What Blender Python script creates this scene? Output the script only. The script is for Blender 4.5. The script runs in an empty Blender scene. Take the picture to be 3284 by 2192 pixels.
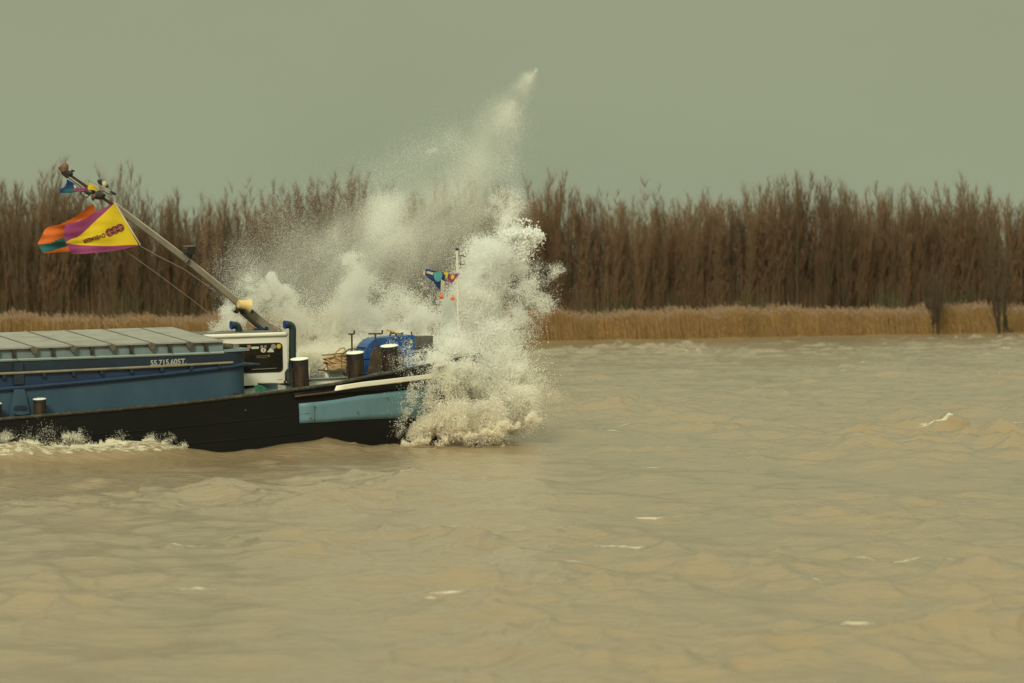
import bpy, math, random
import numpy as np
from mathutils import Vector, Matrix

R = math.radians
random.seed(7)
rng = np.random.default_rng(7)
scn = bpy.context.scene
col = scn.collection

# ------------------------------------------------------------------ camera
FPX, W0, H0 = 12315.0, 3284.0, 2192.0        # focal length in photo pixels, photo size
CAM_Z = 2.8
cam_d = bpy.data.cameras.new('camera')
cam_d.sensor_width = 36.0
cam_d.lens = FPX / W0 * 36.0
cam_d.clip_start = 1.0
cam_d.clip_end = 9000.0
cam_d.dof.use_dof = True
cam_d.dof.focus_distance = 76.0
cam_d.dof.aperture_fstop = 2.6
cam = bpy.data.objects.new('camera', cam_d)
col.objects.link(cam)
CAMM = (Matrix.Translation((0, 0, CAM_Z)) @ Matrix.Rotation(R(90) - math.atan(121 / FPX), 4, 'X')
        @ Matrix.Rotation(R(-0.6), 4, 'Z'))
cam.matrix_world = CAMM
scn.camera = cam

# ------------------------------------------------------------------ world: overcast dome with a little Nishita in it
SUN_EL, SUN_ROT = R(34), R(196)
wd = bpy.data.worlds.new('World')
scn.world = wd
wd.use_nodes = True
nt = wd.node_tree
for n in list(nt.nodes):
    nt.nodes.remove(n)
def wn(t, **k):
    n = nt.nodes.new(t)
    for a, b in k.items():
        setattr(n, a, b)
    return n
out = wn('ShaderNodeOutputWorld'); bg = wn('ShaderNodeBackground')
sky = wn('ShaderNodeTexSky'); sky.sky_type = 'NISHITA'; sky.sun_disc = False
sky.sun_elevation = SUN_EL; sky.sun_rotation = SUN_ROT; sky.air_density = 1.6; sky.dust_density = 4.0
tc = wn('ShaderNodeTexCoord'); sp = wn('ShaderNodeSeparateXYZ')
nt.links.new(tc.outputs['Generated'], sp.inputs[0])
rp = wn('ShaderNodeValToRGB')
cr = rp.color_ramp
cr.elements[0].position = 0.0; cr.elements[0].color = (0.290, 0.332, 0.220, 1)
cr.elements[1].position = 1.0; cr.elements[1].color = (0.92, 1.0, 0.66, 1)
e = cr.elements.new(0.09); e.color = (0.303, 0.330, 0.212, 1)
nt.links.new(sp.outputs['Z'], rp.inputs[0])
mp = wn('ShaderNodeMapping'); mp.inputs['Scale'].default_value = (5.0, 5.0, 9.0)
nz = wn('ShaderNodeTexNoise'); nz.inputs['Scale'].default_value = 1.4; nz.inputs['Detail'].default_value = 4
nt.links.new(tc.outputs['Generated'], mp.inputs[0]); nt.links.new(mp.outputs[0], nz.inputs[0])
mr = wn('ShaderNodeMapRange'); mr.inputs['From Min'].default_value = 0.25; mr.inputs['From Max'].default_value = 0.75
mr.inputs['To Min'].default_value = 0.95; mr.inputs['To Max'].default_value = 1.05
nt.links.new(nz.outputs[0], mr.inputs['Value'])
vm = wn('ShaderNodeVectorMath', operation='SCALE')
nt.links.new(rp.outputs[0], vm.inputs[0]); nt.links.new(mr.outputs[0], vm.inputs['Scale'])
ns = wn('ShaderNodeVectorMath', operation='SCALE'); ns.inputs['Scale'].default_value = 0.003
nt.links.new(sky.outputs[0], ns.inputs[0])
ad = wn('ShaderNodeVectorMath', operation='ADD')
nt.links.new(vm.outputs[0], ad.inputs[0]); nt.links.new(ns.outputs[0], ad.inputs[1])
nt.links.new(ad.outputs[0], bg.inputs[0]); bg.inputs[1].default_value = 1.0
nt.links.new(bg.outputs[0], out.inputs[0])

sun_d = bpy.data.lights.new('sun', 'SUN')
sun_d.energy = 2.1; sun_d.angle = R(14); sun_d.color = (1.0, 0.96, 0.74)
sun = bpy.data.objects.new('sun', sun_d); col.objects.link(sun)
sd = Vector((math.sin(SUN_ROT) * math.cos(SUN_EL), math.cos(SUN_ROT) * math.cos(SUN_EL), math.sin(SUN_EL)))
sun.rotation_euler = sd.to_track_quat('Z', 'Y').to_euler()

scn.view_settings.view_transform = 'Standard'
scn.view_settings.look = 'None'
scn.view_settings.exposure = 0.0
scn.view_settings.gamma = 1.0
scn.view_settings.use_curve_mapping = False
cy = scn.cycles
cy.max_bounces = 12; cy.diffuse_bounces = 12; cy.glossy_bounces = 2; cy.transmission_bounces = 2
cy.caustics_reflective = False; cy.caustics_refractive = False

# ------------------------------------------------------------------ helpers
def tag(o, label=None, cat=None, group=None, kind=None):
    if label: o['label'] = label
    if cat: o['category'] = cat
    if group: o['group'] = group
    if kind: o['kind'] = kind
    return o

def mat(name, c, rough=0.6, metal=0.0, c2=None, ns=6.0, nlo=0.45, nhi=0.7, bump=0.0, bs=30.0, spec=0.5,
        stretch=(1, 1, 1), rnd=0.0, trans=0.0):
    m = bpy.data.materials.new(name); m.use_nodes = True
    t = m.node_tree; b = t.nodes['Principled BSDF']
    b.inputs['Base Color'].default_value = (*c, 1)
    b.inputs['Roughness'].default_value = rough
    b.inputs['Metallic'].default_value = metal
    b.inputs['Specular IOR Level'].default_value = spec
    co = t.nodes.new('ShaderNodeTexCoord'); mpn = t.nodes.new('ShaderNodeMapping')
    mpn.inputs['Scale'].default_value = stretch
    t.links.new(co.outputs['Object'], mpn.inputs[0])
    last = None
    if c2:
        n = t.nodes.new('ShaderNodeTexNoise'); n.inputs['Scale'].default_value = ns
        n.inputs['Detail'].default_value = 6; n.inputs['Roughness'].default_value = 0.65
        t.links.new(mpn.outputs[0], n.inputs[0])
        r = t.nodes.new('ShaderNodeMapRange')
        r.inputs['From Min'].default_value = nlo; r.inputs['From Max'].default_value = nhi
        t.links.new(n.outputs[0], r.inputs['Value'])
        mx = t.nodes.new('ShaderNodeMix'); mx.data_type = 'RGBA'
        mx.inputs['A'].default_value = (*c, 1); mx.inputs['B'].default_value = (*c2, 1)
        t.links.new(r.outputs[0], mx.inputs['Factor'])
        last = mx.outputs['Result']
        t.links.new(last, b.inputs['Base Color'])
    if rnd:
        oi = t.nodes.new('ShaderNodeObjectInfo'); mr2 = t.nodes.new('ShaderNodeMapRange')
        mr2.inputs['To Min'].default_value = 1 - rnd; mr2.inputs['To Max'].default_value = 1 + rnd
        t.links.new(oi.outputs['Random'], mr2.inputs['Value'])
        hs = t.nodes.new('ShaderNodeHueSaturation')
        if last: t.links.new(last, hs.inputs['Color'])
        else: hs.inputs['Color'].default_value = (*c, 1)
        t.links.new(mr2.outputs[0], hs.inputs['Value'])
        t.links.new(hs.outputs[0], b.inputs['Base Color'])
    if bump:
        n = t.nodes.new('ShaderNodeTexNoise'); n.inputs['Scale'].default_value = bs; n.inputs['Detail'].default_value = 4
        t.links.new(mpn.outputs[0], n.inputs[0])
        bn = t.nodes.new('ShaderNodeBump'); bn.inputs['Strength'].default_value = bump; bn.inputs['Distance'].default_value = 0.02
        t.links.new(n.outputs[0], bn.inputs['Height']); t.links.new(bn.outputs[0], b.inputs['Normal'])
    return m

class MB:
    def __init__(s): s.v = []; s.f = []; s.m = []; s.k = 0
    def add(s, vs, fs):
        o = len(s.v); s.v += [tuple(v) for v in vs]; s.f += [tuple(i + o for i in f) for f in fs]; s.m += [s.k] * len(fs)
        return s
    def mi(s, k): s.k = k; return s
    def box(s, a, b):
        (x0, y0, z0), (x1, y1, z1) = a, b
        return s.add([(x0,y0,z0),(x1,y0,z0),(x1,y1,z0),(x0,y1,z0),(x0,y0,z1),(x1,y0,z1),(x1,y1,z1),(x0,y1,z1)],
              [(0,3,2,1),(4,5,6,7),(0,1,5,4),(1,2,6,5),(2,3,7,6),(3,0,4,7)])
    def tube(s, p0, p1, r0, r1=None, n=10, cap=True):
        return s.path([p0, p1], [r0, r0 if r1 is None else r1], n, cap)
    def path(s, pts, r, n=8, cap=True, square=False):
        pts = [Vector(p) for p in pts]; N = len(pts)
        if not hasattr(r, '__len__'): r = [r] * N
        vs = []; fs = []
        up = None
        for i, p in enumerate(pts):
            d = (pts[min(i + 1, N - 1)] - pts[max(i - 1, 0)])
            d = d.normalized() if d.length > 1e-9 else Vector((1, 0, 0))
            if up is None:
                ref = Vector((0, 1, 0)) if abs(d.y) < 0.9 else Vector((0, 0, 1))
                up = (ref - d * ref.dot(d)).normalized()
            else:
                up = (up - d * up.dot(d)).normalized()
            sd_ = d.cross(up)
            for j in range(n):
                a = 2 * math.pi * (j + (0.5 if square else 0)) / n
                vs.append(p + (up * math.cos(a) + sd_ * math.sin(a)) * r[i])
        for i in range(N - 1):
            for j in range(n):
                k = (j + 1) % n
                fs.append((i*n+j, i*n+k, (i+1)*n+k, (i+1)*n+j))
        if cap:
            fs.append(tuple(range(n))[::-1]); fs.append(tuple((N-1)*n + j for j in range(n)))
        return s.add(vs, fs)
    def lathe(s, prof, n=24, c=(0, 0, 0)):
        vs = []; fs = []
        for (r, z) in prof:
            for j in range(n):
                a = 2 * math.pi * j / n
                vs.append((c[0] + r*math.cos(a), c[1] + r*math.sin(a), c[2] + z))
        for i in range(len(prof) - 1):
            for j in range(n):
                k = (j+1) % n
                fs.append((i*n+j, i*n+k, (i+1)*n+k, (i+1)*n+j))
        return s.add(vs, fs)
    def prism(s, poly, y0, y1):          # poly of (x,z)
        n = len(poly)
        vs = [(x, y0, z) for x, z in poly] + [(x, y1, z) for x, z in poly]
        fs = [tuple(range(n)), tuple(range(n, 2*n))[::-1]]
        for i in range(n):
            k = (i+1) % n; fs.append((i, i+n, k+n, k))
        return s.add(vs, fs)
    def grid(s, fn, nu, nv):
        vs = [fn(i/nu, j/nv) for j in range(nv+1) for i in range(nu+1)]
        fs = [(j*(nu+1)+i, j*(nu+1)+i+1, (j+1)*(nu+1)+i+1, (j+1)*(nu+1)+i) for j in range(nv) for i in range(nu)]
        return s.add(vs, fs)
    def mesh(s, name, mats, smooth=False):
        me = bpy.data.meshes.new(name)
        me.from_pydata(s.v, [], s.f)
        for m in (mats if isinstance(mats, (list, tuple)) else [mats]): me.materials.append(m)
        me.polygons.foreach_set('material_index', s.m)
        me.validate(); 
        import bmesh
        bm = bmesh.new(); bm.from_mesh(me); bmesh.ops.recalc_face_normals(bm, faces=bm.faces); bm.to_mesh(me); bm.free()
        if smooth:
            me.polygons.foreach_set('use_smooth', [True] * len(me.polygons))
            me.set_sharp_from_angle(angle=R(35))
        return me
    def build(s, name, mats, parent=None, smooth=False):
        return link(name, s.mesh(name, mats, smooth), parent)
    def free(s, name, mats, M, smooth=False):      # top-level thing: own origin at its foot, placed by matrix M
        a = np.array(s.v); c = Vector(((a[:,0].min()+a[:,0].max())/2, (a[:,1].min()+a[:,1].max())/2, a[:,2].min()))
        s.v = [tuple(Vector(v) - c) for v in s.v]
        o = s.build(name, mats, None, smooth); o.matrix_world = M @ Matrix.Translation(c)
        return o, c

def link(name, me, parent=None, loc=None):
    o = bpy.data.objects.new(name, me); col.objects.link(o)
    if parent: o.parent = parent
    if loc is not None: o.location = loc
    return o
def empty(name, M):
    o = bpy.data.objects.new(name, None); o.empty_display_size = 0.3; col.objects.link(o); o.matrix_world = M
    return o

def ray(px, py):
    d = Vector(((px - W0/2) / FPX, (H0/2 - py) / FPX, -1.0))
    return CAMM.to_3x3() @ d
def at(px, py, Y):                      # world point seen at photo pixel px,py at distance Y
    d = ray(px, py); return Vector((0, 0, CAM_Z)) + d * (Y / d.y)
def onz(px, py, z=0.0):
    d = ray(px, py); return Vector((0, 0, CAM_Z)) + d * ((z - CAM_Z) / d.z)

TH = R(24)
BM = (Matrix.Translation((-0.90, 78.4, 0.0)) @ Matrix.Rotation(TH, 4, 'Z') @ Matrix.Rotation(R(-1.0), 4, 'Y')
      @ Matrix.Rotation(R(1.0), 4, 'X'))
BMI = BM.inverted()
def L(px, py, w):                       # boat-frame point on the lengthwise plane w metres to starboard of the centre line
    o = BMI @ Vector((0, 0, CAM_Z)); d = BMI.to_3x3() @ ray(px, py)
    return o + d * ((-w - o.y) / d.y)
CMI = CAMM.inverted()
def proj(p):
    q = CMI @ (BM @ p); return (W0/2 + FPX * q.x / -q.z, H0/2 - FPX * q.y / -q.z)

# numpy value noise
LAT = rng.random((64, 64, 64)).astype(np.float32)
def vnoise(P):
    P = np.asarray(P, dtype=np.float32); i = np.floor(P).astype(np.int64); f = P - i; f = f*f*(3-2*f); i &= 63; j = (i + 1) & 63
    x, y, z = f[:,0], f[:,1], f[:,2]
    def g(a, b, c): return LAT[a, b, c]
    c00 = g(i[:,0],i[:,1],i[:,2])*(1-x)+g(j[:,0],i[:,1],i[:,2])*x
    c10 = g(i[:,0],j[:,1],i[:,2])*(1-x)+g(j[:,0],j[:,1],i[:,2])*x
    c01 = g(i[:,0],i[:,1],j[:,2])*(1-x)+g(j[:,0],i[:,1],j[:,2])*x
    c11 = g(i[:,0],j[:,1],j[:,2])*(1-x)+g(j[:,0],j[:,1],j[:,2])*x
    return (c00*(1-y)+c10*y)*(1-z)+(c01*(1-y)+c11*y)*z
def fbm(P, o=4):
    P = np.asarray(P, dtype=np.float32); s = 0; a = 0.5; t = 0
    for k in range(o):
        s = s + a * vnoise(P * (2.03**k) + 17.3*k); t += a; a *= 0.55
    return s / t

# ------------------------------------------------------------------ materials
M_black  = mat('hull_black_paint', (0.0075, 0.008, 0.008), 0.5, c2=(0.014, 0.011, 0.009), ns=1.2, nlo=0.5, nhi=0.8, bump=0.15, bs=6, spec=0.22, stretch=(0.6,1,2.5))
M_rust   = mat('rusty_edge', (0.10, 0.055, 0.025), 0.8, c2=(0.03, 0.02, 0.012), ns=5)
M_turq   = mat('turquoise_paint', (0.12, 0.235, 0.30), 0.5, c2=(0.10, 0.18, 0.22), ns=2.2, nlo=0.50, nhi=0.72, bump=0.15, stretch=(2.2,1,.7))
M_white  = mat('cream_white_paint', (0.88, 0.83, 0.72), 0.45, c2=(0.76, 0.69, 0.55), ns=2.5, nlo=0.5, nhi=0.8)
M_capw   = mat('white_bollard_cap', (0.86, 0.86, 0.80), 0.5)
M_teal   = mat('coaming_teal_paint', (0.040, 0.084, 0.130), 0.5, c2=(0.026, 0.056, 0.105), ns=1.1, nlo=0.4, nhi=0.7, bump=0.1, bs=4, stretch=(1,1,0.5))
M_navy   = mat('navy_paint', (0.012, 0.035, 0.095), 0.5, c2=(0.010, 0.022, 0.055), ns=1.3, bump=0.1, bs=5)
M_navyd  = mat('dark_navy_paint', (0.010, 0.020, 0.036), 0.55, c2=(0.012, 0.030, 0.055), ns=1.5)
M_hatch  = mat('hatch_grey_paint', (0.315, 0.30, 0.28), 0.6, c2=(0.22, 0.20, 0.175), ns=2.4, nlo=0.45, nhi=0.7)
M_skirt  = mat('hatch_side_grey', (0.19, 0.25, 0.27), 0.55, c2=(0.14, 0.19, 0.20), ns=2.0, stretch=(1,1,3))
M_seam   = mat('seam_brown', (0.07, 0.045, 0.035), 0.7)
M_dark   = mat('dark_fitting_metal', (0.03, 0.028, 0.024), 0.5, c2=(0.06, 0.04, 0.025), ns=12)
M_pipe   = mat('tarnished_pipe', (0.26, 0.22, 0.15), 0.55, c2=(0.10, 0.09, 0.07), ns=6, stretch=(0.3,1,1))
M_boll   = mat('worn_bollard_steel', (0.050, 0.026, 0.014), 0.42, c2=(0.010, 0.008, 0.008), ns=3.0, nlo=0.42, nhi=0.62, spec=0.5, stretch=(4,4,0.6))
M_bolltop= mat('bollard_tar_black', (0.016, 0.013, 0.014), 0.45)
M_deck   = mat('wet_deck_paint', (0.05, 0.09, 0.085), 0.16, c2=(0.09, 0.12, 0.11), ns=3)
M_window = mat('window_glass', (0.012, 0.011, 0.008), 0.12, c2=(0.03, 0.02, 0.012), ns=2.5, spec=0.35)
M_gasket = mat('window_gasket', (0.012, 0.010, 0.010), 0.6)
M_vent   = mat('vent_pipe_green_black', (0.014, 0.030, 0.030), 0.4)
M_blue   = mat('vent_mouth_blue', (0.010, 0.035, 0.16), 0.5)
M_winch  = mat('winch_blue_paint', (0.020, 0.085, 0.27), 0.42, c2=(0.016, 0.065, 0.20), ns=3, bump=0.06)
M_yell   = mat('yellow_paint', (0.70, 0.45, 0.06), 0.5)
M_mast   = mat('mast_grey_beige', (0.22, 0.19, 0.145), 0.55, c2=(0.17, 0.145, 0.11), ns=3, stretch=(1,1,1))
M_mastl  = mat('mast_light_edge', (0.40, 0.36, 0.30), 0.5)
M_horn   = mat('loudspeaker_cream', (0.72, 0.52, 0.22), 0.5)
M_brown  = mat('handle_brown_steel', (0.06, 0.032, 0.022), 0.6)
M_gear   = mat('windlass_rust', (0.05, 0.035, 0.022), 0.65, c2=(0.13, 0.07, 0.03), ns=8)
M_rope   = mat('beige_rope', (0.60, 0.40, 0.21), 0.9, c2=(0.36, 0.24, 0.12), ns=10, bump=0.4, bs=60)
M_grope  = mat('green_rope', (0.04, 0.22, 0.12), 0.8)
M_grey   = mat('galvanised_rail', (0.30, 0.29, 0.27), 0.5)
M_print  = mat('white_stencil', (0.42, 0.43, 0.40), 0.7)
M_wood   = mat('weathered_plank', (0.20, 0.17, 0.13), 0.8, c2=(0.13,0.11,0.085), ns=4)
def cloth(name, c, c2=None):
    return mat(name, c, 0.8, c2=c2 or tuple(x*0.8 for x in c), ns=2.5, nlo=0.35, nhi=0.8, bump=0.25, bs=5)
M_fy = cloth('flag_yellow', (0.74, 0.52, 0.010)); M_fp = cloth('flag_purple', (0.30, 0.045, 0.16)); M_fo = cloth('flag_orange', (0.62, 0.13, 0.012))
M_ft = cloth('flag_teal', (0.012, 0.115, 0.12)); M_fh = cloth('flag_hem', (0.72, 0.62, 0.42)); M_fn = cloth('flag_navy', (0.012, 0.04, 0.16))
M_flt= cloth('flag_light_teal', (0.10, 0.34, 0.38)); M_fmar = cloth('flag_maroon_print', (0.20, 0.018, 0.06)); M_fcr = cloth('flag_cream', (0.6, 0.52, 0.38))
M_ball = mat('orange_ball', (0.85, 0.13, 0.03), 0.5)

# ================================================================== WATER
def height(x, y):
    h = np.zeros_like(x); dx = np.zeros_like(x); dy = np.zeros_like(x)
    r = np.random.default_rng(21)
    wind = math.pi * 1.0                                   # wind blows to -x
    for k in range(80):
        lam = 0.40 * (4.6/0.40) ** (r.random() ** 1.1)
        a = wind + r.normal() * 0.95 + 0.35
        kx, ky = math.cos(a) * 2*math.pi/lam, math.sin(a) * 2*math.pi/lam
        amp = 0.0050 * lam ** 0.85 * (0.6 + 0.8 * r.random())
        ph = kx*x + ky*y + r.random()*6.283 + 1.2*np.sin(x*0.11*r.random()+y*0.09*r.random())
        h += amp*np.cos(ph); s = amp*np.sin(ph)*0.95
        dx -= math.cos(a)*s; dy -= math.sin(a)*s
    g = vnoise(np.stack([x.ravel()*0.12, y.ravel()*0.055, x.ravel()*0+3.3], 1)).reshape(x.shape)
    g2 = vnoise(np.stack([x.ravel()*0.42, y.ravel()*0.26, x.ravel()*0+1.7], 1)).reshape(x.shape)
    g3 = vnoise(np.stack([x.ravel()*1.1, y.ravel()*0.7, x.ravel()*0+4.7], 1)).reshape(x.shape)
    m = 0.28 + 0.75*g*g + 1.4*np.clip(g2-.5, 0, 1)*(0.4+1.2*g3)*(0.6+g)
    h *= m; dx *= m; dy *= m
    n1 = vnoise(np.stack([x.ravel()*0.9, y.ravel()*0.55, x.ravel()*0+9.1], 1)).reshape(x.shape)
    n2 = vnoise(np.stack([x.ravel()*2.3, y.ravel()*1.6, x.ravel()*0+5.1], 1)).reshape(x.shape)
    h += 0.055*(1-np.abs(2*n1-1))**3*m*m - 0.02 + 0.018*(1-np.abs(2*n2-1))**3*m
    n3 = vnoise(np.stack([x.ravel()*1.5, y.ravel()*0.95, x.ravel()*0+8.8], 1)).reshape(x.shape)
    n4 = vnoise(np.stack([x.ravel()*3.4, y.ravel()*2.0, x.ravel()*0+2.8], 1)).reshape(x.shape)
    gate = np.clip((g2-.42)*4, 0, 1)
    h += gate*(.050*(1-np.abs(2*n3-1))**4 + .020*(1-np.abs(2*n4-1))**4)
    return h, dx, dy
def bumps(x, y):
    h = np.zeros_like(x)
    for (px, py, ax, ay, hh) in WB:
        p = onz(px, py)
        h += hh*np.exp(-((x-p.x)/ax)**2 - ((y-p.y)/ay)**2)
    for (px, D, ax, ay, hh) in HB:
        h += hh*np.exp(-((x-wx(px, D))/ax)**2 - ((y-D)/ay)**2)
    return h
def wx(px, D): return (px-W0/2)/FPX*D
HB = [(-60,69.6,.8,.7,.22),(80,69.9,.7,.7,.24),(230,70.2,.8,.7,.20),(380,70.8,.8,.7,.20),(520,71.4,.7,.8,.15),(640,71.9,.8,.8,.10),(1130,73.7,.8,.7,.05),(1280,74.2,.6,.7,.13)]
WB = [(930, 1455, 1.1, 1.3, 0.17), (1040, 1450, 0.7, 1.1, 0.07), (1180, 1450, 0.55, 1.6, -0.05), (640, 1460, 0.9, 1.5, -0.08),
      (1650, 1400, 0.80, 1.1, 0.36), (1500, 1420, 0.8, 1.0, 0.16), (1850, 1400, 1.3, 1.5, 0.10), (380, 1460, 1.3, 1.0, 0.10), (120, 1460, 1.2, 1.0, 0.10),
      (2930, 1500, 0.9, 1.0, 0.17), (2200, 1345, 0.7, 1.2, 0.14)]
# white water patches: photo place, half width and depth (m), strength
FO = [(2690,1156,.9,.5,1),(2760,1160,.5,.4,.9),(2692,1184,.45,.4,1),(2358,1221,.5,.35,1),(2860,1172,.5,.35,.8),(2520,1225,1.2,.3,.55),
      (1832,1316,.25,.3,.9),(1824,1381,.25,.25,.9),(1955,1381,.4,.3,1),(1985,1362,.45,.3,.9),(2230,1358,.4,.3,.9),(2040,1317,.2,.25,.9),
      (3010,1366,.9,.4,1),(3240,1376,.5,.3,.9),(2100,1484,.4,.35,.8),(2540,1610,.1,.1,.6),(2090,1643,.32,.35,.9),(1860,1801,.30,.28,1),
      (2010,1735,.8,.35,.75),(1770,1752,.5,.25,.5),(2780,1775,.30,.14,.85),(2900,1776,.4,.18,.8),(3050,1773,.7,.2,.8),(3180,1770,.35,.15,.8),
      (2560,1850,.6,.25,.7),(2400,1815,.5,.3,.5),(2720,2020,.35,.15,1),(2600,2024,.35,.15,.7),(3110,1988,.25,.15,.9),(2880,2030,.4,.15,.6),
      (575,1735,.30,.3,.9),(545,1740,.25,.2,.6),(625,1875,.42,.3,.75),(85,1900,.15,.2,.9),(115,1903,.15,.15,.6),(530,1578,.18,.25,.7),
      (1370,1895,.10,.12,.9),(1420,1882,.35,.15,.8),(1200,1925,.5,.15,.5),(1530,1762,.3,.2,.6),(620,2005,.25,.1,.6),(1840,1140,.8,.6,.6),
      (1760,1140,.7,.5,.5),(3270,1445,.3,.4,.8),(2250,1142,.4,.5,.5),(2690,1108,.6,.6,.5),(1790,1137,.5,.5,.4),
      (2640,1858,.8,.2,.55),(2480,1700,.6,.25,.4),(3000,2050,1.0,.15,.35),(2200,1830,1.0,.2,.35),(1950,1790,.5,.2,.4)]
def foamf(x, y, h):
    f = np.zeros_like(x)
    for (px, py, ax, ay, s) in FO:
        p = onz(px, py, 0.06)
        q = ((x-p.x)/(ax*.85))**2 + ((y-p.y-.3*ay*np.sin(x*3.1))/(ay*.7))**2; s = min(s, 1)*(1.03 if py < 1690 else 1.17)
        f = np.maximum(f, s*(.42+.40*np.clip(1-q, 0, 1))*(q < 1))
    # the bow wave and the wash along the hull
    for (p0, p1, wd_, s) in [((1290,74.6),(1560,75.6),0.35,.44),((1560,75.6),(1730,76.4),0.3,0.36),((-80,69.9),(380,70.9),0.34,.62),((380,70.9),(575,71.6),0.28,.55),((1380,76.6),(1660,77.6),0.8,.42)]:
        a = Vector((wx(*p0), p0[1], 0)); b = Vector((wx(*p1), p1[1], 0)); ex, ey = b.x-a.x, b.y-a.y; ll = ex*ex+ey*ey
        t = np.clip(((x-a.x)*ex+(y-a.y)*ey)/ll, 0, 1)
        d = np.hypot(x-a.x-t*ex, (y-a.y-t*ey)*0.55)
        f = np.maximum(f, s*np.clip(1.6-1.6*(d/wd_)**2, 0, 1.2))
    g = vnoise(np.stack([x.ravel()*.35, y.ravel()*.16, x.ravel()*0+6.1], 1)).reshape(x.shape)
    f = np.maximum(f, np.clip((h-.09)*9, 0, .62)*(g > .60))
    return np.clip(f, 0, 1.3)

def make_water():
    NR, NC = 860, 760
    Y = 23.0 * (345.0/23.0) ** np.linspace(0, 1, NR)
    T = np.linspace(-0.19, 0.19, NC)
    y = np.repeat(Y[:, None], NC, 1); x = y * T[None, :]
    h, dx, dy = height(x, y)
    fade = 1.0
    h = h*fade + bumps(x, y)
    f = foamf(x, y, h)
    fn = vnoise(np.stack([x.ravel()*7, y.ravel()*5, x.ravel()*0], 1)).reshape(x.shape)
    h += 0.06*np.clip(f, 0, 1)*fn
    X = x + dx; Yy = y + dy
    n = NR*NC
    co = np.stack([X, Yy, h], 2).reshape(-1, 3)
    i = np.arange(n).reshape(NR, NC)
    q = np.stack([i[:-1,:-1], i[:-1,1:], i[1:,1:], i[1:,:-1]], 2).reshape(-1, 4)
    me = bpy.data.meshes.new('river_water')
    me.vertices.add(n); me.vertices.foreach_set('co', co.ravel().astype(np.float32))
    me.loops.add(q.size); me.loops.foreach_set('vertex_index', q.ravel().astype(np.int32))
    me.polygons.add(len(q)); me.polygons.foreach_set('loop_start', np.arange(0, q.size, 4, dtype=np.int32))
    me.polygons.foreach_set('use_smooth', np.ones(len(q), dtype=bool))
    at_ = me.attributes.new('foam', 'FLOAT', 'POINT'); at_.data.foreach_set('value', f.ravel().astype(np.float32))
    me.update(); me.validate()
    o = link('river_water', me); tag(o, kind='structure')
    m = bpy.data.materials.new('muddy_river_water'); m.use_nodes = True; t = m.node_tree; b = t.nodes['Principled BSDF']
    def N(tp, **k):
        nn = t.nodes.new(tp)
        for a, c in k.items(): setattr(nn, a, c)
        return nn
    geo = N('ShaderNodeNewGeometry')
    mp1 = N('ShaderNodeMapping'); mp1.inputs['Scale'].default_value = (0.35, 0.10, 0.1)
    n1 = N('ShaderNodeTexNoise'); n1.inputs['Scale'].default_value = 1.0; n1.inputs['Detail'].default_value = 3
    t.links.new(geo.outputs['Position'], mp1.inputs[0]); t.links.new(mp1.outputs[0], n1.inputs[0])
    mx = N('ShaderNodeMix', data_type='RGBA'); mx.inputs['A'].default_value = (0.300, 0.218, 0.136, 1); mx.inputs['B'].default_value = (0.34, 0.236, 0.136, 1)
    t.links.new(n1.outputs[0], mx.inputs['Factor'])
    fa = N('ShaderNodeAttribute', attribute_name='foam')
    n2 = N('ShaderNodeTexNoise'); n2.inputs['Scale'].default_value = 11.0; n2.inputs['Detail'].default_value = 5; n2.inputs['Roughness'].default_value = 0.85
    mp2 = N('ShaderNodeMapping'); mp2.inputs['Scale'].default_value = (0.6, 0.6, 1.4)
    t.links.new(geo.outputs['Position'], mp2.inputs[0]); t.links.new(mp2.outputs[0], n2.inputs[0])
    ma = N('ShaderNodeMath', operation='ADD'); t.links.new(fa.outputs['Fac'], ma.inputs[0]); t.links.new(n2.outputs[0], ma.inputs[1])
    mrr = N('ShaderNodeMapRange'); mrr.inputs['From Min'].default_value = 1.06; mrr.inputs['From Max'].default_value = 1.30
    t.links.new(ma.outputs[0], mrr.inputs['Value'])
    mz = N('ShaderNodeMix', data_type='RGBA'); mz.inputs['B'].default_value = (0.82, 0.76, 0.62, 1)
    t.links.new(mx.outputs['Result'], mz.inputs['A']); t.links.new(mrr.outputs[0], mz.inputs['Factor'])
    t.links.new(mz.outputs['Result'], b.inputs['Base Color'])
    rr = N('ShaderNodeMapRange'); rr.inputs['To Min'].default_value = 0.14; rr.inputs['To Max'].default_value = 0.75
    t.links.new(mrr.outputs[0], rr.inputs['Value']); t.links.new(rr.outputs[0], b.inputs['Roughness'])
    b.inputs['IOR'].default_value = 1.33
    n3 = N('ShaderNodeTexNoise'); n3.inputs['Scale'].default_value = 5.0; n3.inputs['Detail'].default_value = 4; n3.inputs['Roughness'].default_value = 0.65
    mp3 = N('ShaderNodeMapping'); mp3.inputs['Scale'].default_value = (0.8, 1.2, 1.0); mp3.inputs['Rotation'].default_value = (0, 0, 0.3)
    t.links.new(geo.outputs['Position'], mp3.inputs[0]); t.links.new(mp3.outputs[0], n3.inputs[0])
    bp = N('ShaderNodeBump'); bp.inputs['Strength'].default_value = 0.38; bp.inputs['Distance'].default_value = 0.07
    t.links.new(n3.outputs[0], bp.inputs['Height']); t.links.new(bp.outputs[0], b.inputs['Normal'])
    me.materials.append(m)
    return m
M_water = make_water()

# river bed / far water sheet reaching the horizon, below the waves
bed = MB(); bed.add([(-4000, -300, -1.2), (4000, -300, -1.2), (4000, 7000, -1.2), (-4000, 7000, -1.2)], [(0, 1, 2, 3)])
tag(bed.build('ground', mat('river_mud', (0.16, 0.12, 0.08), 0.9, c2=(0.12, 0.09, 0.06), ns=0.2)), kind='structure')

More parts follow.
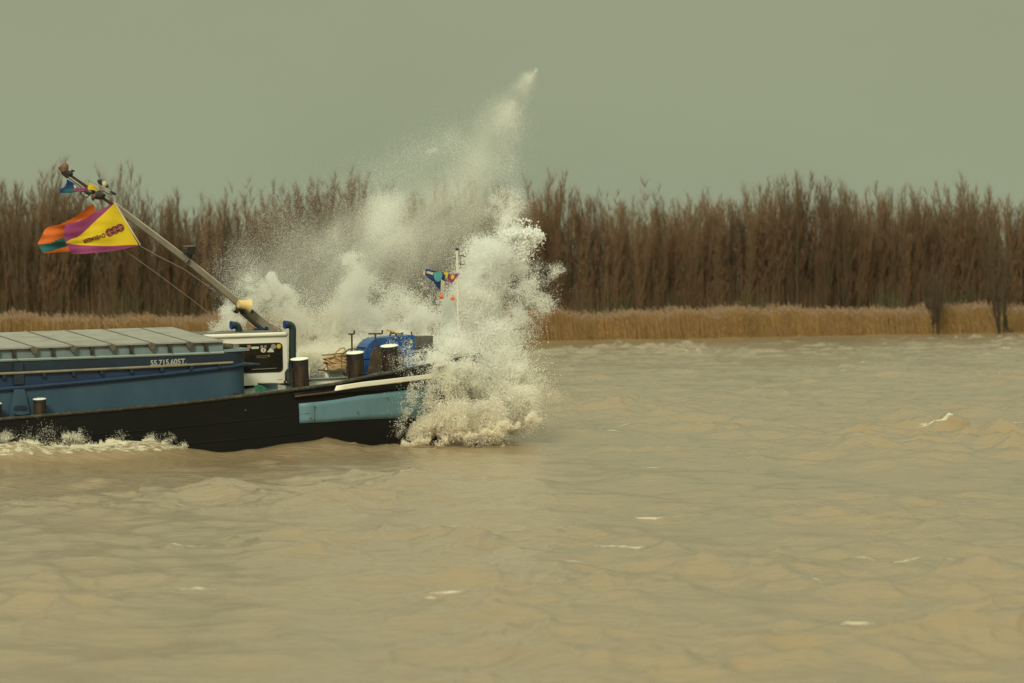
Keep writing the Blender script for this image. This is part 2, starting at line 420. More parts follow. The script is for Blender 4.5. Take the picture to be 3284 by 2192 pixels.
# ================================================================== FAR BANK
B0 = Vector((1.3, 283.0, 0)); BD = Vector((76, 63, 0)).normalized(); BN = Vector((-BD.y, BD.x, 0))
def bank(u, n, z=0.0): return B0 + BD*u + BN*n + Vector((0, 0, z))
def bj(u): return 0.5*math.sin(u*0.31) + 0.3*math.sin(u*0.83+1)
g = MB()
def gfn(a, b):
    u = -400 + 1000*a; n = [0, 1.2, 6, 60, 400, 4000][round(b*5)]
    z = [-0.5, 0.12, 0.35, 0.5, 0.5, 0.5][round(b*5)]
    return bank(u, n + (bj(u) if b < .5 else 0), z)
g.grid(gfn, 400, 5)
tag(g.build('river_bank', mat('bank_earth', (0.07, 0.05, 0.03), 0.95, c2=(0.10, 0.075, 0.04), ns=0.4)), kind='structure')

def tri_cones(P0, P1, r0, r1=None):
    """numpy: three-sided tapering spikes (or sticks) from P0 to P1; returns verts, tri faces"""
    d = P1 - P0; Lg = np.linalg.norm(d, axis=1, keepdims=True); d = d/np.maximum(Lg, 1e-6)
    ref = np.tile(np.array([[1.0, 0.0, 0.0]]), (len(P0), 1)); ref[np.abs(d[:,0]) > .9] = (0, 1, 0)
    s = np.cross(d, ref); s /= np.linalg.norm(s, axis=1, keepdims=True); t = np.cross(d, s)
    ring = [s*math.cos(a) + t*math.sin(a) for a in (0, 2.094, 4.189)]
    r0 = np.asarray(r0).reshape(-1, 1)
    if r1 is None:
        v = np.stack([P0+ring[0]*r0, P0+ring[1]*r0, P0+ring[2]*r0, P1], 1).reshape(-1, 3)
        b = np.arange(len(P0))[:, None]*4
        f = np.concatenate([b+[0,1,3], b+[1,2,3], b+[2,0,3]], 1).reshape(-1, 3)
    else:
        r1 = np.asarray(r1).reshape(-1, 1)
        v = np.stack([P0+ring[0]*r0, P0+ring[1]*r0, P0+ring[2]*r0, P1+ring[0]*r1, P1+ring[1]*r1, P1+ring[2]*r1], 1).reshape(-1, 3)
        b = np.arange(len(P0))[:, None]*6
        f = np.concatenate([b+[0,1,4], b+[0,4,3], b+[1,2,5], b+[1,5,4], b+[2,0,3], b+[2,3,5]], 1).reshape(-1, 3)
    return v, f
def tri_mesh(name, vf, mats, mi=None):
    vs = []; fs = []; o = 0; ms = []
    for k, (v, f) in enumerate(vf):
        vs.append(v); fs.append(f + o); o += len(v); ms.append(np.full(len(f), (mi[k] if mi else 0)))
    v = np.concatenate(vs); f = np.concatenate(fs)
    me = bpy.data.meshes.new(name)
    me.vertices.add(len(v)); me.vertices.foreach_set('co', v.astype(np.float32).ravel())
    me.loops.add(f.size); me.loops.foreach_set('vertex_index', f.astype(np.int32).ravel())
    me.polygons.add(len(f)); me.polygons.foreach_set('loop_start', np.arange(0, f.size, 3, dtype=np.int32))
    for m in (mats if isinstance(mats, list) else [mats]): me.materials.append(m)
    me.polygons.foreach_set('material_index', np.concatenate(ms).astype(np.int32))
    me.update()
    return me, v, f

def tree_geo(r, Hh=12.0, spread=1.0, thick=1.0, nb=24, nt_=17, tw_=1.0):
    """bare multi-stemmed willow: returns trunk (v,f) and crown (v,f)"""
    tp0, tp1, tr0, tr1 = [], [], [], []; bp0, bp1, br0, br1 = [], [], [], []; w0, w1, wr = [], [], []
    for s in range(r.integers(5, 9)):
        a = r.random()*6.283; ln = r.random()*0.075*spread
        h = Hh*(0.72 + 0.28*r.random()) if s else Hh
        base = np.array([math.cos(a)*.25, math.sin(a)*.25, -0.3])
        p = base; rad = (0.035 + 0.035*r.random())*thick; nseg = 7; pts = [p]
        d = np.array([math.cos(a)*ln, math.sin(a)*ln, 1.0])
        for k in range(nseg):
            d = d + r.normal(size=3)*[.035, .035, 0]; d = d/np.linalg.norm(d)
            q = p + d*h/nseg
            tp0.append(p); tp1.append(q); tr0.append(rad*(1-k/nseg)**.8+.006); tr1.append(rad*(1-(k+1)/nseg)**.8+.006)
            p = q; pts.append(p)
        for b in range(nb):
            u = 0.16 + 0.82*((b + r.random())/nb); ii = min(int(u*nseg), nseg-1)
            o = pts[ii] + (pts[ii+1]-pts[ii])*(u*nseg-ii)
            aa = r.random()*6.283; el = 0.22 + 0.5*r.random(); ll = (0.5 + 1.4*r.random())*(1.15-u)**.5*1.1
            dd = np.array([math.cos(aa)*math.sin(el), math.sin(aa)*math.sin(el), math.cos(el)])
            m1 = o + dd*ll*.5; dd2 = dd + np.array([0, 0, .6]); dd2 /= np.linalg.norm(dd2); m2 = m1 + dd2*ll*.55
            bp0 += [o, m1]; bp1 += [m1, m2]; br0 += [.014, .010]; br1 += [.010, .005]
            for t in range(nt_):
                v = r.random(); q = o + (m1-o)*(v*2) if v < .5 else m1 + (m2-m1)*(v*2-1)
                a3 = r.random()*6.283; e3 = .15 + .65*r.random(); l3 = .30 + .65*r.random()
                w0.append(q); w1.append(q + l3*np.array([math.cos(a3)*math.sin(e3), math.sin(a3)*math.sin(e3), math.cos(e3)])); wr.append((.0055 + .004*r.random())*tw_)
    A = np.array
    trunk = tri_cones(A(tp0), A(tp1), A(tr0), A(tr1))
    br = tri_cones(A(bp0), A(bp1), A(br0), A(br1)); tw = tri_cones(A(w0), A(w1), A(wr))
    crown = (np.concatenate([br[0], tw[0]]), np.concatenate([br[1], tw[1] + len(br[0])]))
    return trunk, crown

M_bark = mat('mossy_willow_bark', (0.115, 0.098, 0.052), 0.9, c2=(0.055, 0.068, 0.025), ns=0.8, nlo=.35, nhi=.65, rnd=.35)
M_twig = mat('bare_brown_twigs', (0.205, 0.100, 0.056), 0.9, c2=(0.122, 0.085, 0.042), ns=0.35, nlo=.35, nhi=.65, rnd=.22)
NV = 9
variants = []
for k in range(NV):
    r = np.random.default_rng(100 + k)
    tr, cr_ = tree_geo(r)
    tm, _, _ = tri_mesh('trunk', [tr], M_bark); cm, _, _ = tri_mesh('crown', [cr_], M_twig)
    variants.append((tm, cm, tr, cr_))
def hvar(u): return 0.95 + .0006*u + 0.10*math.sin(u*0.23+0.7) * math.sin(u*0.071) + 0.075*math.sin(u*0.9+math.sin(u*.37)) + 0.03*math.sin(u*2.3)
NT = 286
for i in range(NT):
    row = i % 3
    u = -52 + 112.0*(i + random.random()*1.6)/NT
    n = 2.6 + row*1.7 + random.random()*1.5
    p = bank(u, n + bj(u), 0.3)
    if row == 2: n += 1
    s = hvar(u)*random.choice([0.80, 0.84, 0.88, 0.92, 0.95, 0.98]) * (1.11 if random.random() < .10 else 1)
    M = Matrix.Translation(p) @ Matrix.Rotation(random.random()*6.283, 4, 'Z') @ Matrix.Diagonal((s*1.02, s*1.02, s, 1))
    t = empty('willow_tree', M)
    tag(t, 'bare brown multi-stemmed willow in the dense wood behind the reeds on the far bank', 'tree', 'bare willows in the wood on the far bank')
    tm, cm, _, _ = variants[random.randrange(NV)]
    link('trunk', tm, t); link('crown', cm, t)
# two dark trees standing in gaps of the reed belt at the right
for (px, py, hh, lb, sd_) in [(3005, 1068, 5.2, 'small dark bushy tree rooted at the waterline in the narrow gap of the reeds', 5),
                         (3215, 1067, 8.5, 'dark spreading tree rooted at the waterline in the wide reed gap near the right edge', 6)]:
    q = onz(px, py, 0.1)
    r = np.random.default_rng(sd_)
    tr, cr_ = tree_geo(r, hh, 3.2, 1.3)
    M_db = mat('dark_wet_bark', (0.055, 0.040, 0.022), 0.9)
    tm, _, _ = tri_mesh('trunk', [tr], M_db); cm, _, _ = tri_mesh('crown', [cr_], mat('dark_twigs', (0.095, 0.062, 0.034), 0.9))
    t = empty('waterside_tree', Matrix.Translation((q.x, q.y + 0.4, 0.1))); tag(t, lb, 'tree')
    link('trunk', tm, t); link('crown', cm, t)
# the depth of the wood behind: one mass
def many(vf_list, place, name, mats, mi=None):
    vs = []
    for k, M in place:
        v, f = vf_list[k]; Mn = np.array(M); vs.append((v @ Mn[:3,:3].T + Mn[:3,3], f))
    me, _, _ = tri_mesh(name, vs, mats)
    return link(name, me)
mass = [tree_geo(np.random.default_rng(300+k), 12, 1.6, .8, 12, 8, 1.8)[1] for k in range(8)]
place = []
for i in range(400):
    u = -64 + 138*(i + random.random())/400
    n = 3 + 5*random.random() if i % 2 else 9 + random.random()*12; s = hvar(u + 3)*(0.83 + .11*random.random())
    place.append((random.randrange(8), Matrix.Translation(bank(u, n, .4)) @ Matrix.Rotation(random.random()*6.28, 4, 'Z') @ Matrix.Diagonal((s*1.2, s*1.2, s, 1))))
wood = many(mass, place, 'distant_wood', M_twig)
tag(wood, 'depth of the leafless brown wood behind the front trees on the far bank', 'woodland', kind='stuff')
# undergrowth: thicket of thin upright shoots, dark olive
r = np.random.default_rng(5); n = 50000
u = r.uniform(-70, 80, n); nn = r.uniform(2.2, 9, n); hh = r.uniform(1.5, 5.0, n)
P0 = np.array(B0)[None] + u[:,None]*np.array(BD) + nn[:,None]*np.array(BN); P0[:,2] = .2
P1 = P0 + np.stack([r.normal(0, .25, n), r.normal(0, .25, n), hh], 1)
me, _, _ = tri_mesh('undergrowth', [tri_cones(P0, P1, r.uniform(.012, .026, n))], mat('undergrowth_shoots', (0.095, 0.105, 0.038), 0.95, c2=(0.16, 0.085, 0.046), ns=0.25, nlo=.4, nhi=.6))
tag(link('undergrowth', me), 'dark thicket of shoots filling the foot of the wood', 'undergrowth', kind='stuff')
# reeds
n = 46000
u = r.uniform(-74, 84, n); nn = r.uniform(-0.1, 3.0, n)
gp = [onz(3005, 1068), onz(3215, 1067)]
P0 = np.array(B0)[None] + u[:,None]*np.array(BD) + (nn + .5*np.sin(u*.31) + .3*np.sin(u*.83+1))[:,None]*np.array(BN); P0[:,2] = -.1
keep = np.ones(n, bool)
for k, q in enumerate(gp):
    keep &= ((P0[:,0]-q.x)**2 + ((P0[:,1]-q.y)*.35)**2 > (0.45 if k == 0 else 0.9)**2)
P0 = P0[keep]; u = u[keep]; n = len(P0)
hn = vnoise(np.stack([u*.9, u*0, u*0+2], 1)); hn2 = vnoise(np.stack([u*.13, u*0, u*0+7], 1))
hh = 1.5 + .55*hn + .35*hn2 + r.normal(0, .2, n)
lean = np.stack([-0.16 + r.normal(0, .09, n), r.normal(0, .1, n), np.ones(n)], 1)
P1 = P0 + lean*hh[:,None]
s1 = tri_cones(P0, P1, np.full(n, .013), np.full(n, .008))
pl = r.random(n) < .6
Pp = P1[pl]; Pq = Pp + np.stack([-.14 + r.normal(0, .06, pl.sum()), r.normal(0, .05, pl.sum()), r.uniform(.12, .3, pl.sum())], 1)
s2 = tri_cones(Pp, Pq, r.uniform(.025, .045, pl.sum()))
# leaf blades
lb = r.random(n) < .9; f_ = r.uniform(.15, .8, lb.sum())[:,None]; Lp = P0[lb] + (P1-P0)[lb]*f_
Lq = Lp + np.stack([r.normal(-.1, .15, lb.sum()), r.normal(0, .12, lb.sum()), r.uniform(.25, .5, lb.sum())], 1)
s3 = tri_cones(Lp, Lq, np.full(lb.sum(), .017))
M_reed = mat('dry_reed', (0.47, 0.285, 0.11), 0.9, c2=(0.35, 0.215, 0.092), ns=0.5, nlo=.35, nhi=.65, stretch=(1,1,.5))
M_plume = mat('reed_plume', (0.31, 0.205, 0.135), 0.95)
me, _, _ = tri_mesh('reeds', [s1, s2, s3], [M_reed, M_plume], [0, 1, 0])
tag(link('reeds', me), 'belt of dry golden brown reeds along the far waterline', 'reeds', kind='stuff')

# ================================================================== THE BARGE
barge = empty('cargo_barge', BM)
tag(barge, 'blue and black inland cargo barge ploughing through the waves, its bow buried in spray', 'barge')
BW = 3.3
def S(q): q = min(max(q, 0), 1); return (1 - (1-q)**2) ** 0.42
dk = [(-400, 1372), (0, 1346), (500, 1303), (801, 1269), (935, 1252), (1071, 1233), (1169, 1211), (1329, 1181), (1480, 1150)]
tab = []
for (px, py) in dk:
    w = BW
    for _ in range(60):
        p = L(px, py, w); w = .6*w + .4*BW*S(-p.x/4.8)
    tab.append((p.x, p.z))
tab.sort(); print('DECK', [(round(a, 2), round(b, 2)) for a, b in tab])
tx = [a for a, b in tab]; tz = [b for a, b in tab]
def zd(X): return float(np.interp(X, tx, tz))
def HS(t, v, off=0.0):
    a = 0.9*max(0, 1-v)**1.2
    Z = -0.9 + v*(zd(-t) + 0.9)
    w = BW*S(t/4.8)*(1 - 0.03*(1-v))
    # outward offset
    e = 0.02; w2 = BW*S((t+e)/4.8); nx = (w2 - BW*S(t/4.8)); nl = math.hypot(e, nx)
    return Vector((-(t + a) + off*nx/nl, -(w + off*e/nl), Z))
def hsolve(px, py, off=0.0, t=3.0, v=.7):
    for _ in range(40):
        q = proj(HS(t, v, off)); e1, e2 = px-q[0], py-q[1]
        qa = proj(HS(t+.01, v, off)); qb = proj(HS(t, v+.01, off))
        a, b, c, d = (qa[0]-q[0])/.01, (qb[0]-q[0])/.01, (qa[1]-q[1])/.01, (qb[1]-q[1])/.01
        D = a*d-b*c
        t += .6*(d*e1-b*e2)/D; v += .6*(-c*e1+a*e2)/D
        t = min(max(t, .05), 25); v = min(max(v, -.1), 1.2)
    return t, v
TS = [0, .01, .03, .07, .12, .2, .3, .42, .56, .72, .9, 1.1, 1.35, 1.6, 1.9, 2.2, 2.6, 3, 3.4, 3.8, 4.2, 4.8, 5.5, 6.5, 7.5, 9, 11, 13, 16, 20, 26]
VS = [0, .15, .3, .4, .5, .6, .7, .8, .9, 1.0]
hull = MB()
for sgn in (1, -1):
    vs = []
    for v in VS:
        for t in TS:
            p = HS(t, v); vs.append((p.x, p.y*sgn, p.z))
    n = len(TS)
    hull.add(vs, [(j*n+i, j*n+i+1, (j+1)*n+i+1, (j+1)*n+i) for j in range(len(VS)-1) for i in range(n-1)])
a = HS(26, 0); b = HS(26, 1)
hull.add([(a.x, a.y, a.z), (a.x, -a.y, a.z), (b.x, -b.y, b.z), (b.x, b.y, b.z)], [(0, 1, 2, 3)])
ho = hull.build('hull', M_black, barge, True)
# plates: welded seams, a few proud horizontal laps on the black side
for vv in (.78, .62):
    m = MB(); m.path([HS(t, vv, .004) for t in np.linspace(4.6, 20, 30)], .010, 6); m.build('hull_seam', M_black, ho)
m = MB(); m.path([HS(t, 1.0, .0) for t in TS[2:]], .035, 8); m.build('gunwale', mat('gunwale_edge', (0.03,0.028,0.022), .45, c2=(.12,.10,.06), ns=9, nlo=.5, nhi=.7), barge, True)
def hull_patch(name, top, bot, m, off=.012, nu=14, parent=None):
    tt = [hsolve(*p) for p in top]; bb = [hsolve(*p) for p in bot]
    def fn(a, b):
        k = a*(len(tt)-1); i = min(int(k), len(tt)-2); f = k-i
        T = [tt[i][c]*(1-f)+tt[i+1][c]*f for c in (0, 1)]; Bb = [bb[i][c]*(1-f)+bb[i+1][c]*f for c in (0, 1)]
        return HS(T[0]*(1-b)+Bb[0]*b, T[1]*(1-b)+Bb[1]*b, off)
    mb = MB(); mb.grid(fn, nu, 5)
    def fi(a, b): return fn(a, b) + Vector((0, off*.8, 0))
    o = mb.build(name, m, parent or ho, True)
    sm = o.modifiers.new('t', 'SOLIDIFY'); sm.thickness = 0.01
    return o
hull_patch('turquoise_panel', [(958,1295),(1145,1271),(1307,1251),(1400,1238)], [(960,1358),(1145,1347),(1307,1341),(1400,1334)], M_turq)
hull_patch('white_stripe', [(1075,1238),(1200,1221),(1335,1205),(1420,1192)], [(1068,1255),(1200,1237),(1335,1220),(1420,1208)], M_white, .055)
hull_patch('rubbing_strake', [(938,1262),(1071,1249),(1200,1240),(1335,1223),(1420,1211)], [(940,1276),(1071,1263),(1200,1256),(1335,1240),(1420,1228)], M_black, .05)
m = MB(); pts = [HS(*hsolve(px, py), .06) for px, py in [(942,1272),(975,1268),(1010,1264),(1045,1260),(1072,1256)]]; m.path(pts, .022, 6); m.build('strake_edge', M_rust, ho)
for px, py in [(1241,1277),(994,1342),(1008,1350),(1008,1306),(1146,1324),(785,1316)]:
    t, v = hsolve(px, py); p = HS(t, v, .02); m = MB(); m.tube(p, p + Vector((0, -.03, 0)), (.011 if px != 785 else .008), n=8); m.build('hull_bolt', M_rust if px != 785 else M_grey, ho)
hull_patch('rust_run', [(1006,1300),(1008.5,1300)], [(1006,1352),(1010,1352)], mat('rust_run', (.075,.10,.10), .7, c2=(.10,.15,.17), ns=20, nlo=.4, nhi=.6), .0155, 2)
# deck
def deck_fn(a, b):
    t = 26*(a**2.2); w = BW*S(t/4.8) - .02; y = -w + 2*w*b
    dep = .24*min(max((4.75-t)/.05, 0), 1)*min(1, (1-abs(2*b-1))/.03)
    return (-t, y, zd(-t) + .04*(1-(2*b-1)**2) - .015 - dep)
m = MB(); m.grid(deck_fn, 160, 60); m.build('deck', M_deck, barge, True)

# ---- hold: coaming, ledge, pipe, hatches
HW = 2.85
def row(pts, w):                        # list of photo points -> interpolating X -> Z on plane w
    q = sorted((L(px, py, w).x, L(px, py, w).z) for px, py in pts); xs = [a for a, _ in q]; zs = [b for _, b in q]
    def f(X):
        if X < xs[0]: return zs[0] + (X-xs[0])*(zs[1]-zs[0])/(xs[1]-xs[0])*.5
        return float(np.interp(X, xs, zs))
    return f
z_hat = row([(0,1122),(450,1106),(711,1098)], HW)
z_skb = row([(0,1160),(500,1143),(711,1135),(802,1125)], HW)
z_pipe= row([(0,1199),(500,1176),(743,1163)], HW)
z_led = row([(0,1247),(250,1226),(500,1202),(800,1168)], HW)
z_bot = row([(0,1340),(500,1294),(807,1257)], HW)
XE = L(806, 1200, HW).x; XH = L(716, 1100, HW).x
print('XE XH', XE, XH, 'zdeck', zd(XE), 'coam', z_bot(XE), z_led(XE), z_hat(XH))
xs = list(np.linspace(-24, XE-.5, 40))
def corner(off=0.0):                    # plan outline (X, w) along the side and round the rounded forward corner
    pts = [(x, HW+off) for x in xs]; r = .5
    for k in range(1, 9):
        a = k/8*math.pi/2; pts.append((XE-r + math.sin(a)*(r+off), HW-r + math.cos(a)*(r+off)))
    pts.append((XE+off, 0.0))
    return pts
def band(name, zt, zb, off, m, parent, th=.02, steps=1):
    mb = MB()
    for sg in (1, -1):
        o_ = corner(off)
        mb.grid(lambda a, b: (lambda q: (q[0], -sg*q[1], zt(min(q[0], XE))*(1-b)+zb(min(q[0], XE))*b))(o_[round(a*(len(o_)-1))]), len(o_)-1, steps)
    return mb.build(name, m, parent, True)
coam = band('coaming', z_led, lambda X: z_bot(X)-.12, 0.0, M_teal, barge)
band('upper_coaming', z_pipe, z_led, .02, M_navy, barge)
band('top_coaming', z_skb, z_pipe, .012, M_navyd, barge)
m = MB(); o_ = corner(.0)
for sg in (1, -1):
    m.path([(q[0], -sg*(q[1]+.03), z_led(min(q[0], XE)) - .01) for q in o_[:-1]] , .045, 8)
m.build('coaming_ledge', M_navy, barge, True)
m = MB(); p = L(830, 1158, HW-.3); m.box((XE-.2, -HW+.1, z_led(XE)-.03), (XE+.22, -HW+.75, z_led(XE)+.0)); m.build('step_plate', M_navy, barge)
m = MB(); m.path([(x, -HW-.07, z_pipe(x)) for x in np.linspace(-20, L(743,1163,HW).x, 30)], .024, 8); m.build('side_pipe', M_pipe, barge, True)
for px in (8, 137, 232, 322, 418, 515, 610, 700):
    x = L(px, 1190, HW).x; m = MB(); m.box((x-.03, -HW-.09, z_pipe(x)-.10), (x+.03, -HW-.022, z_pipe(x)-.02)); m.build('pipe_bracket', M_navyd, barge)
# vertical stiffeners with the scuttle hole
x = L(58, 1290, HW).x
m = MB(); m.prism([(x-.20, z_bot(x)-.02), (x+.22, z_bot(x)-.02), (x+.11, z_led(x)-.04), (x-.09, z_led(x)-.04)], -HW-.07, -HW+.0); o = m.build('stiffener', M_teal, coam)
m = MB(); m.prism([(x-.10+.09*0, z_led(x)+.05), (x+.10, z_led(x)+.05), (x+.09, z_skb(x)-.03), (x-.08, z_skb(x)-.03)], -HW-.075, -HW-.0); m.build('stiffener', M_navyd, coam)
def oval(cx, cz, a, b, n=16): return [(cx + a*math.cos(2*math.pi*k/n), cz + b*math.sin(2*math.pi*k/n)) for k in range(n)]
q = L(65, 1310, HW+.07); m = MB(); m.prism(oval(q.x, q.z, .13, .055), -HW-.085, -HW-.07); m.build('scuttle', M_navyd, o)
q = L(67, 1325, HW+.07); m = MB(); m.prism(oval(q.x, q.z, .15, .035), -HW-.13, -HW-.071); m.build('scuttle_lip', M_teal, o)
# hatch side skirt: grey with light lip
RISE = 0.205
m = MB()
for sg in (1, -1):
    m.grid(lambda a, b: (-24 + (XH+24)*a, -sg*(HW-.02), z_hat(-24+(XH+24)*a)*(1-b) + (z_skb(-24+(XH+24)*a))*b), 40, 1)
m.add([(XH, -HW+.02, z_hat(XH)), (XH, 0, z_hat(XH)+RISE-.04), (XH, HW-.02, z_hat(XH)), (XH, HW-.02, z_skb(XH)), (XH, -HW+.02, z_skb(XH))], [(0,1,2,3,4)])
sk = m.build('hatch_skirt', M_skirt, barge)
m = MB(); m.path([(x, -HW-.015, z_skb(x)+.02) for x in np.linspace(-24, XH, 30)], .028, 6); m.build('skirt_lip', mat('lip_grey_green', (.27,.33,.31), .5), barge, True)
near = [-268, -143, -18, 107, 233, 358, 484, 605, 716]
nx_ = [L(px, 1110, HW).x for px in near]; step = nx_[4]-nx_[3]
while nx_[0] > -23: nx_.insert(0, nx_[0]-step)
for i in range(len(nx_)-1):
    x0, x1 = nx_[i]+.034, nx_[i+1]-.034
    z0, z1 = z_hat(x0), z_hat(x1)
    m = MB()
    for sg in (1, -1):
        a = [(x0, -sg*(HW+.05), z0), (x1, -sg*(HW+.05), z1), (x1, 0, z1+RISE), (x0, 0, z0+RISE)]
        top = [(p[0], p[1], p[2]+.03) for p in a]
        m.add(a+top, [(0,3,2,1),(4,5,6,7),(0,1,5,4),(1,2,6,5),(2,3,7,6),(3,0,4,7)])
    hp = m.build('hatch_cover', M_hatch, barge)
    # seam gutter to the right and latch fittings
    m = MB(); xg = nx_[i+1]; zg = z_hat(xg)
    for sg in (1, -1):
        m.add([(xg-.036, -sg*(HW+.03), zg+.020), (xg+.036, -sg*(HW+.03), zg+.020), (xg+.036, 0, zg+RISE+.020), (xg-.036, 0, zg+RISE+.020)], [(0,1,2,3)])
    m.build('seam_gutter', M_seam, hp)
    if i < len(nx_)-2:
        m = MB(); m.prism([(xg-.09, zg+.015), (xg+.06, zg+.015), (xg+.05, zg-.03), (xg+.02, zg-.085), (xg-.03, zg-.10), (xg-.06, zg-.05)], -HW-.10, -HW-.02)
        m.build('roller_bracket', mat('bracket', (.13,.11,.08), .6, c2=(.05,.045,.035), ns=12) if i == 0 else bpy.data.materials['bracket'], hp)
    xc = (x0+x1)/2 - .02; zc = z_hat(xc)
    m = MB(); m.box((xc-.025, -HW-.05, zc-.16), (xc+.025, -HW-.00, zc-.0)); m.tube((xc+.02, -HW-.05, zc-.13), (xc+.02, -HW-.09, zc-.13), .022, n=8)
    m.build('hatch_latch', M_dark, hp)
# boards and grey cap forward of the last hatch
xa, xb = XH+.01, XE-.02
m = MB(); m.prism([(xa, z_skb(xa)+.02), (xb+.0, z_skb(xb)+.00), (xb, z_skb(xb)+.05), (xa, z_skb(xa)+.07)], -HW+.02, HW-.02); m.build('coaming_cap', M_skirt, barge)
for k in range(3):
    m = MB(); xk = xa + .02 + k*.13
    m.prism([(xk, z_skb(xk)+.09), (xk+.12, z_skb(xk)+.085), (xk+.12, z_skb(xk)+.13), (xk, z_skb(xk)+.15)], -HW+.25, HW-.25); m.build('cap_board', M_wood, barge)
q = L(740, 1112, HW-.2); m = MB(); m.path([(q.x+.04*math.cos(a), q.y, q.z+.04*math.sin(a)) for a in np.linspace(0, 6.28, 12)], .008, 5); m.tube(q-Vector((0,0,.04)), q-Vector((0,0,.13)), .01, n=6); m.build('lifting_eye', M_dark, barge)
# stencilled numbers
def text_mesh(s, size, bold=0.0):
    cu = bpy.data.curves.new('t', 'FONT'); cu.body = s; cu.size = size; cu.extrude = 0.001; cu.offset = bold
    o = bpy.data.objects.new('t', cu); col.objects.link(o)
    bpy.context.view_layer.update()
    dg = bpy.context.evaluated_depsgraph_get(); me = bpy.data.meshes.new_from_object(o.evaluated_get(dg))
    bpy.data.objects.remove(o); bpy.data.curves.remove(cu)
    return me
me = text_mesh('55.715.605T.', 1.0, .02)
co = np.empty(len(me.vertices)*3); me.vertices.foreach_get('co', co); co = co.reshape(-1, 3)
x0, x1, y1 = co[:,0].min(), co[:,0].max(), co[:,1].max()
pa, pb = L(483, 1173, HW+.02), L(598, 1167, HW+.02)
u = (co[:,0]-x0)/(x1-x0); hgt = .10
new = np.stack([pa.x+(pb.x-pa.x)*u, np.full(len(u), -HW-.016)-co[:,2], pa.z+(pb.z-pa.z)*u + co[:,1]/y1*hgt], 1)
me.vertices.foreach_set('co', new.astype(np.float32).ravel()); me.materials.clear(); me.materials.append(M_print); me.update()
link('stencil_number', me, barge)

# ---- bollards: two-part, shared meshes
def bollard_mesh(rad, h):
    b = MB(); b.mi(0).lathe([(rad*1.0, -.27), (rad*1.0, -.01), (rad*1.05, 0), (rad*1.05, .015), (rad*1.0, .02), (rad*1.0, h*.24), (rad*1.025, h*.245), (rad*1.025, h*.26), (rad, h*.265), (rad, h*.78)], 28)
    b.mi(1).lathe([(rad, h*.78), (rad*1.01, h*.97), (rad*1.04, h*.975), (rad*1.04, h*.999)], 28)
    return b.mesh('bollard', [M_boll, M_bolltop], True)
def cap_mesh(rad, h):
    b = MB(); b.lathe([(rad*1.02, -.006), (rad*1.05, .004), (rad*1.0, .012), (rad*.6, .020), (0.001, .022)], 28); return b.mesh('cap', M_capw, True)
bm_, cm_ = bollard_mesh(.168, .58), cap_mesh(.168, .58)
fore = []
for (cx, cyy, bx, by, w) in [(960, 1153, 965, 1243, 2.95), (1138, 1133, 1143, 1222, 2.78), (1248, 1111, 1253, 1202, 2.55)]:
    p = L(bx, by, w); q = L(cx, cyy, w)
    o = link('bollard', bm_, barge, p); s = (q-p).length/.6; o.scale = (1, 1, s)
    o.rotation_euler = (0, math.atan2(q.x-p.x, q.z-p.z), 0)
    cp = link('cap', cm_, o, (0, 0, .605)); cp.rotation_euler = (R(6), R(-4), 0); fore.append(p)
    m = MB(); m.tube((-.22, 0, .13), (.22, 0, .13), .016, n=8); m.build('cross_pin', M_dark, o)
bm2, cm2 = bollard_mesh(.118, .33), cap_mesh(.118, .33)
for (cx, cyy, bx, by) in [(126, 1283, 128, 1336), (-16, 1298, -14, 1350)]:
    p = L(bx, by, 3.12); q = L(cx, cyy, 3.12)
    o = link('bollard', bm2, barge, p); o.scale = (1, 1, (q-p).length/.33); cp = link('cap', cm2, o, (0, 0, .343)); cp.rotation_euler = (R(4), R(-3), 0)
    for zz in (.03, .20):
        m = MB(); m.tube((-.19, 0, zz), (.19, 0, zz), .012, n=8); m.build('cross_pin', M_dark, o)
m = MB(); q = L(758, 1263, HW+.1); m.box((q.x-.05, q.y-.03, q.z-.03), (q.x+.05, q.y+.03, q.z+.02)); m.build('deck_cleat', M_dark, barge)

# ---- wheelhouse-like forward cabin
CW = 1.5
c0, c1 = L(640, 1075, CW), L(920, 1065, CW); cb = L(930, 1240, CW)
XA, XB = c0.x, c1.x; ZT = (c0.z + c1.z)/2; ZB = zd(XB)-.02
cab = empty('cabin', Matrix()); cab.parent = barge; cab.matrix_basis = Matrix()
m = MB(); m.box((XA, -CW, ZB), (XB, .25, ZT-.07)); m.build('cabin_wall', M_white, cab)
m = MB(); m.box((XA-.04, -CW-.05, ZT-.075), (XB+.02, .3, ZT)); ro = m.build('roof_rim', M_white, cab); bv = ro.modifiers.new('b', 'BEVEL'); bv.width = .03; bv.segments = 3
m = MB(); m.box((XA, -CW+.05, ZT+.002), (XB-.05, .25, ZT+.012)); m.build('roof', mat('cabin_roof_grey', (.14,.12,.10), .7), cab)
def rrect(x0, z0, x1, z1, r, n=5):
    out_ = []
    for cx, cz, a0 in ((x1-r, z1-r, 0), (x0+r, z1-r, 90), (x0+r, z0+r, 180), (x1-r, z0+r, 270)):
        for k in range(n+1):
            a = R(a0 + 90*k/n); out_.append((cx+r*math.cos(a), cz+r*math.sin(a)))
    return out_
wa, wb = L(740, 1199, CW), L(905, 1099, CW)
m = MB(); m.prism(rrect(wa.x, wa.z, wb.x, wb.z, .08), -CW-.014, -CW+.01); wg = m.build('window_gasket', M_gasket, cab)
m = MB(); m.prism(rrect(wa.x+.03, wa.z+.03, wb.x-.03, wb.z-.03, .06), -CW-.018, -CW-.013); wp = m.build('window_pane', M_window, cab)
yy = -CW-.0185
def sticker(poly, m_, nm='sticker', k=0):
    s = MB(); s.prism(poly, yy-.002-.001*k, yy-.0002*k); s.build(nm, m_, wp)
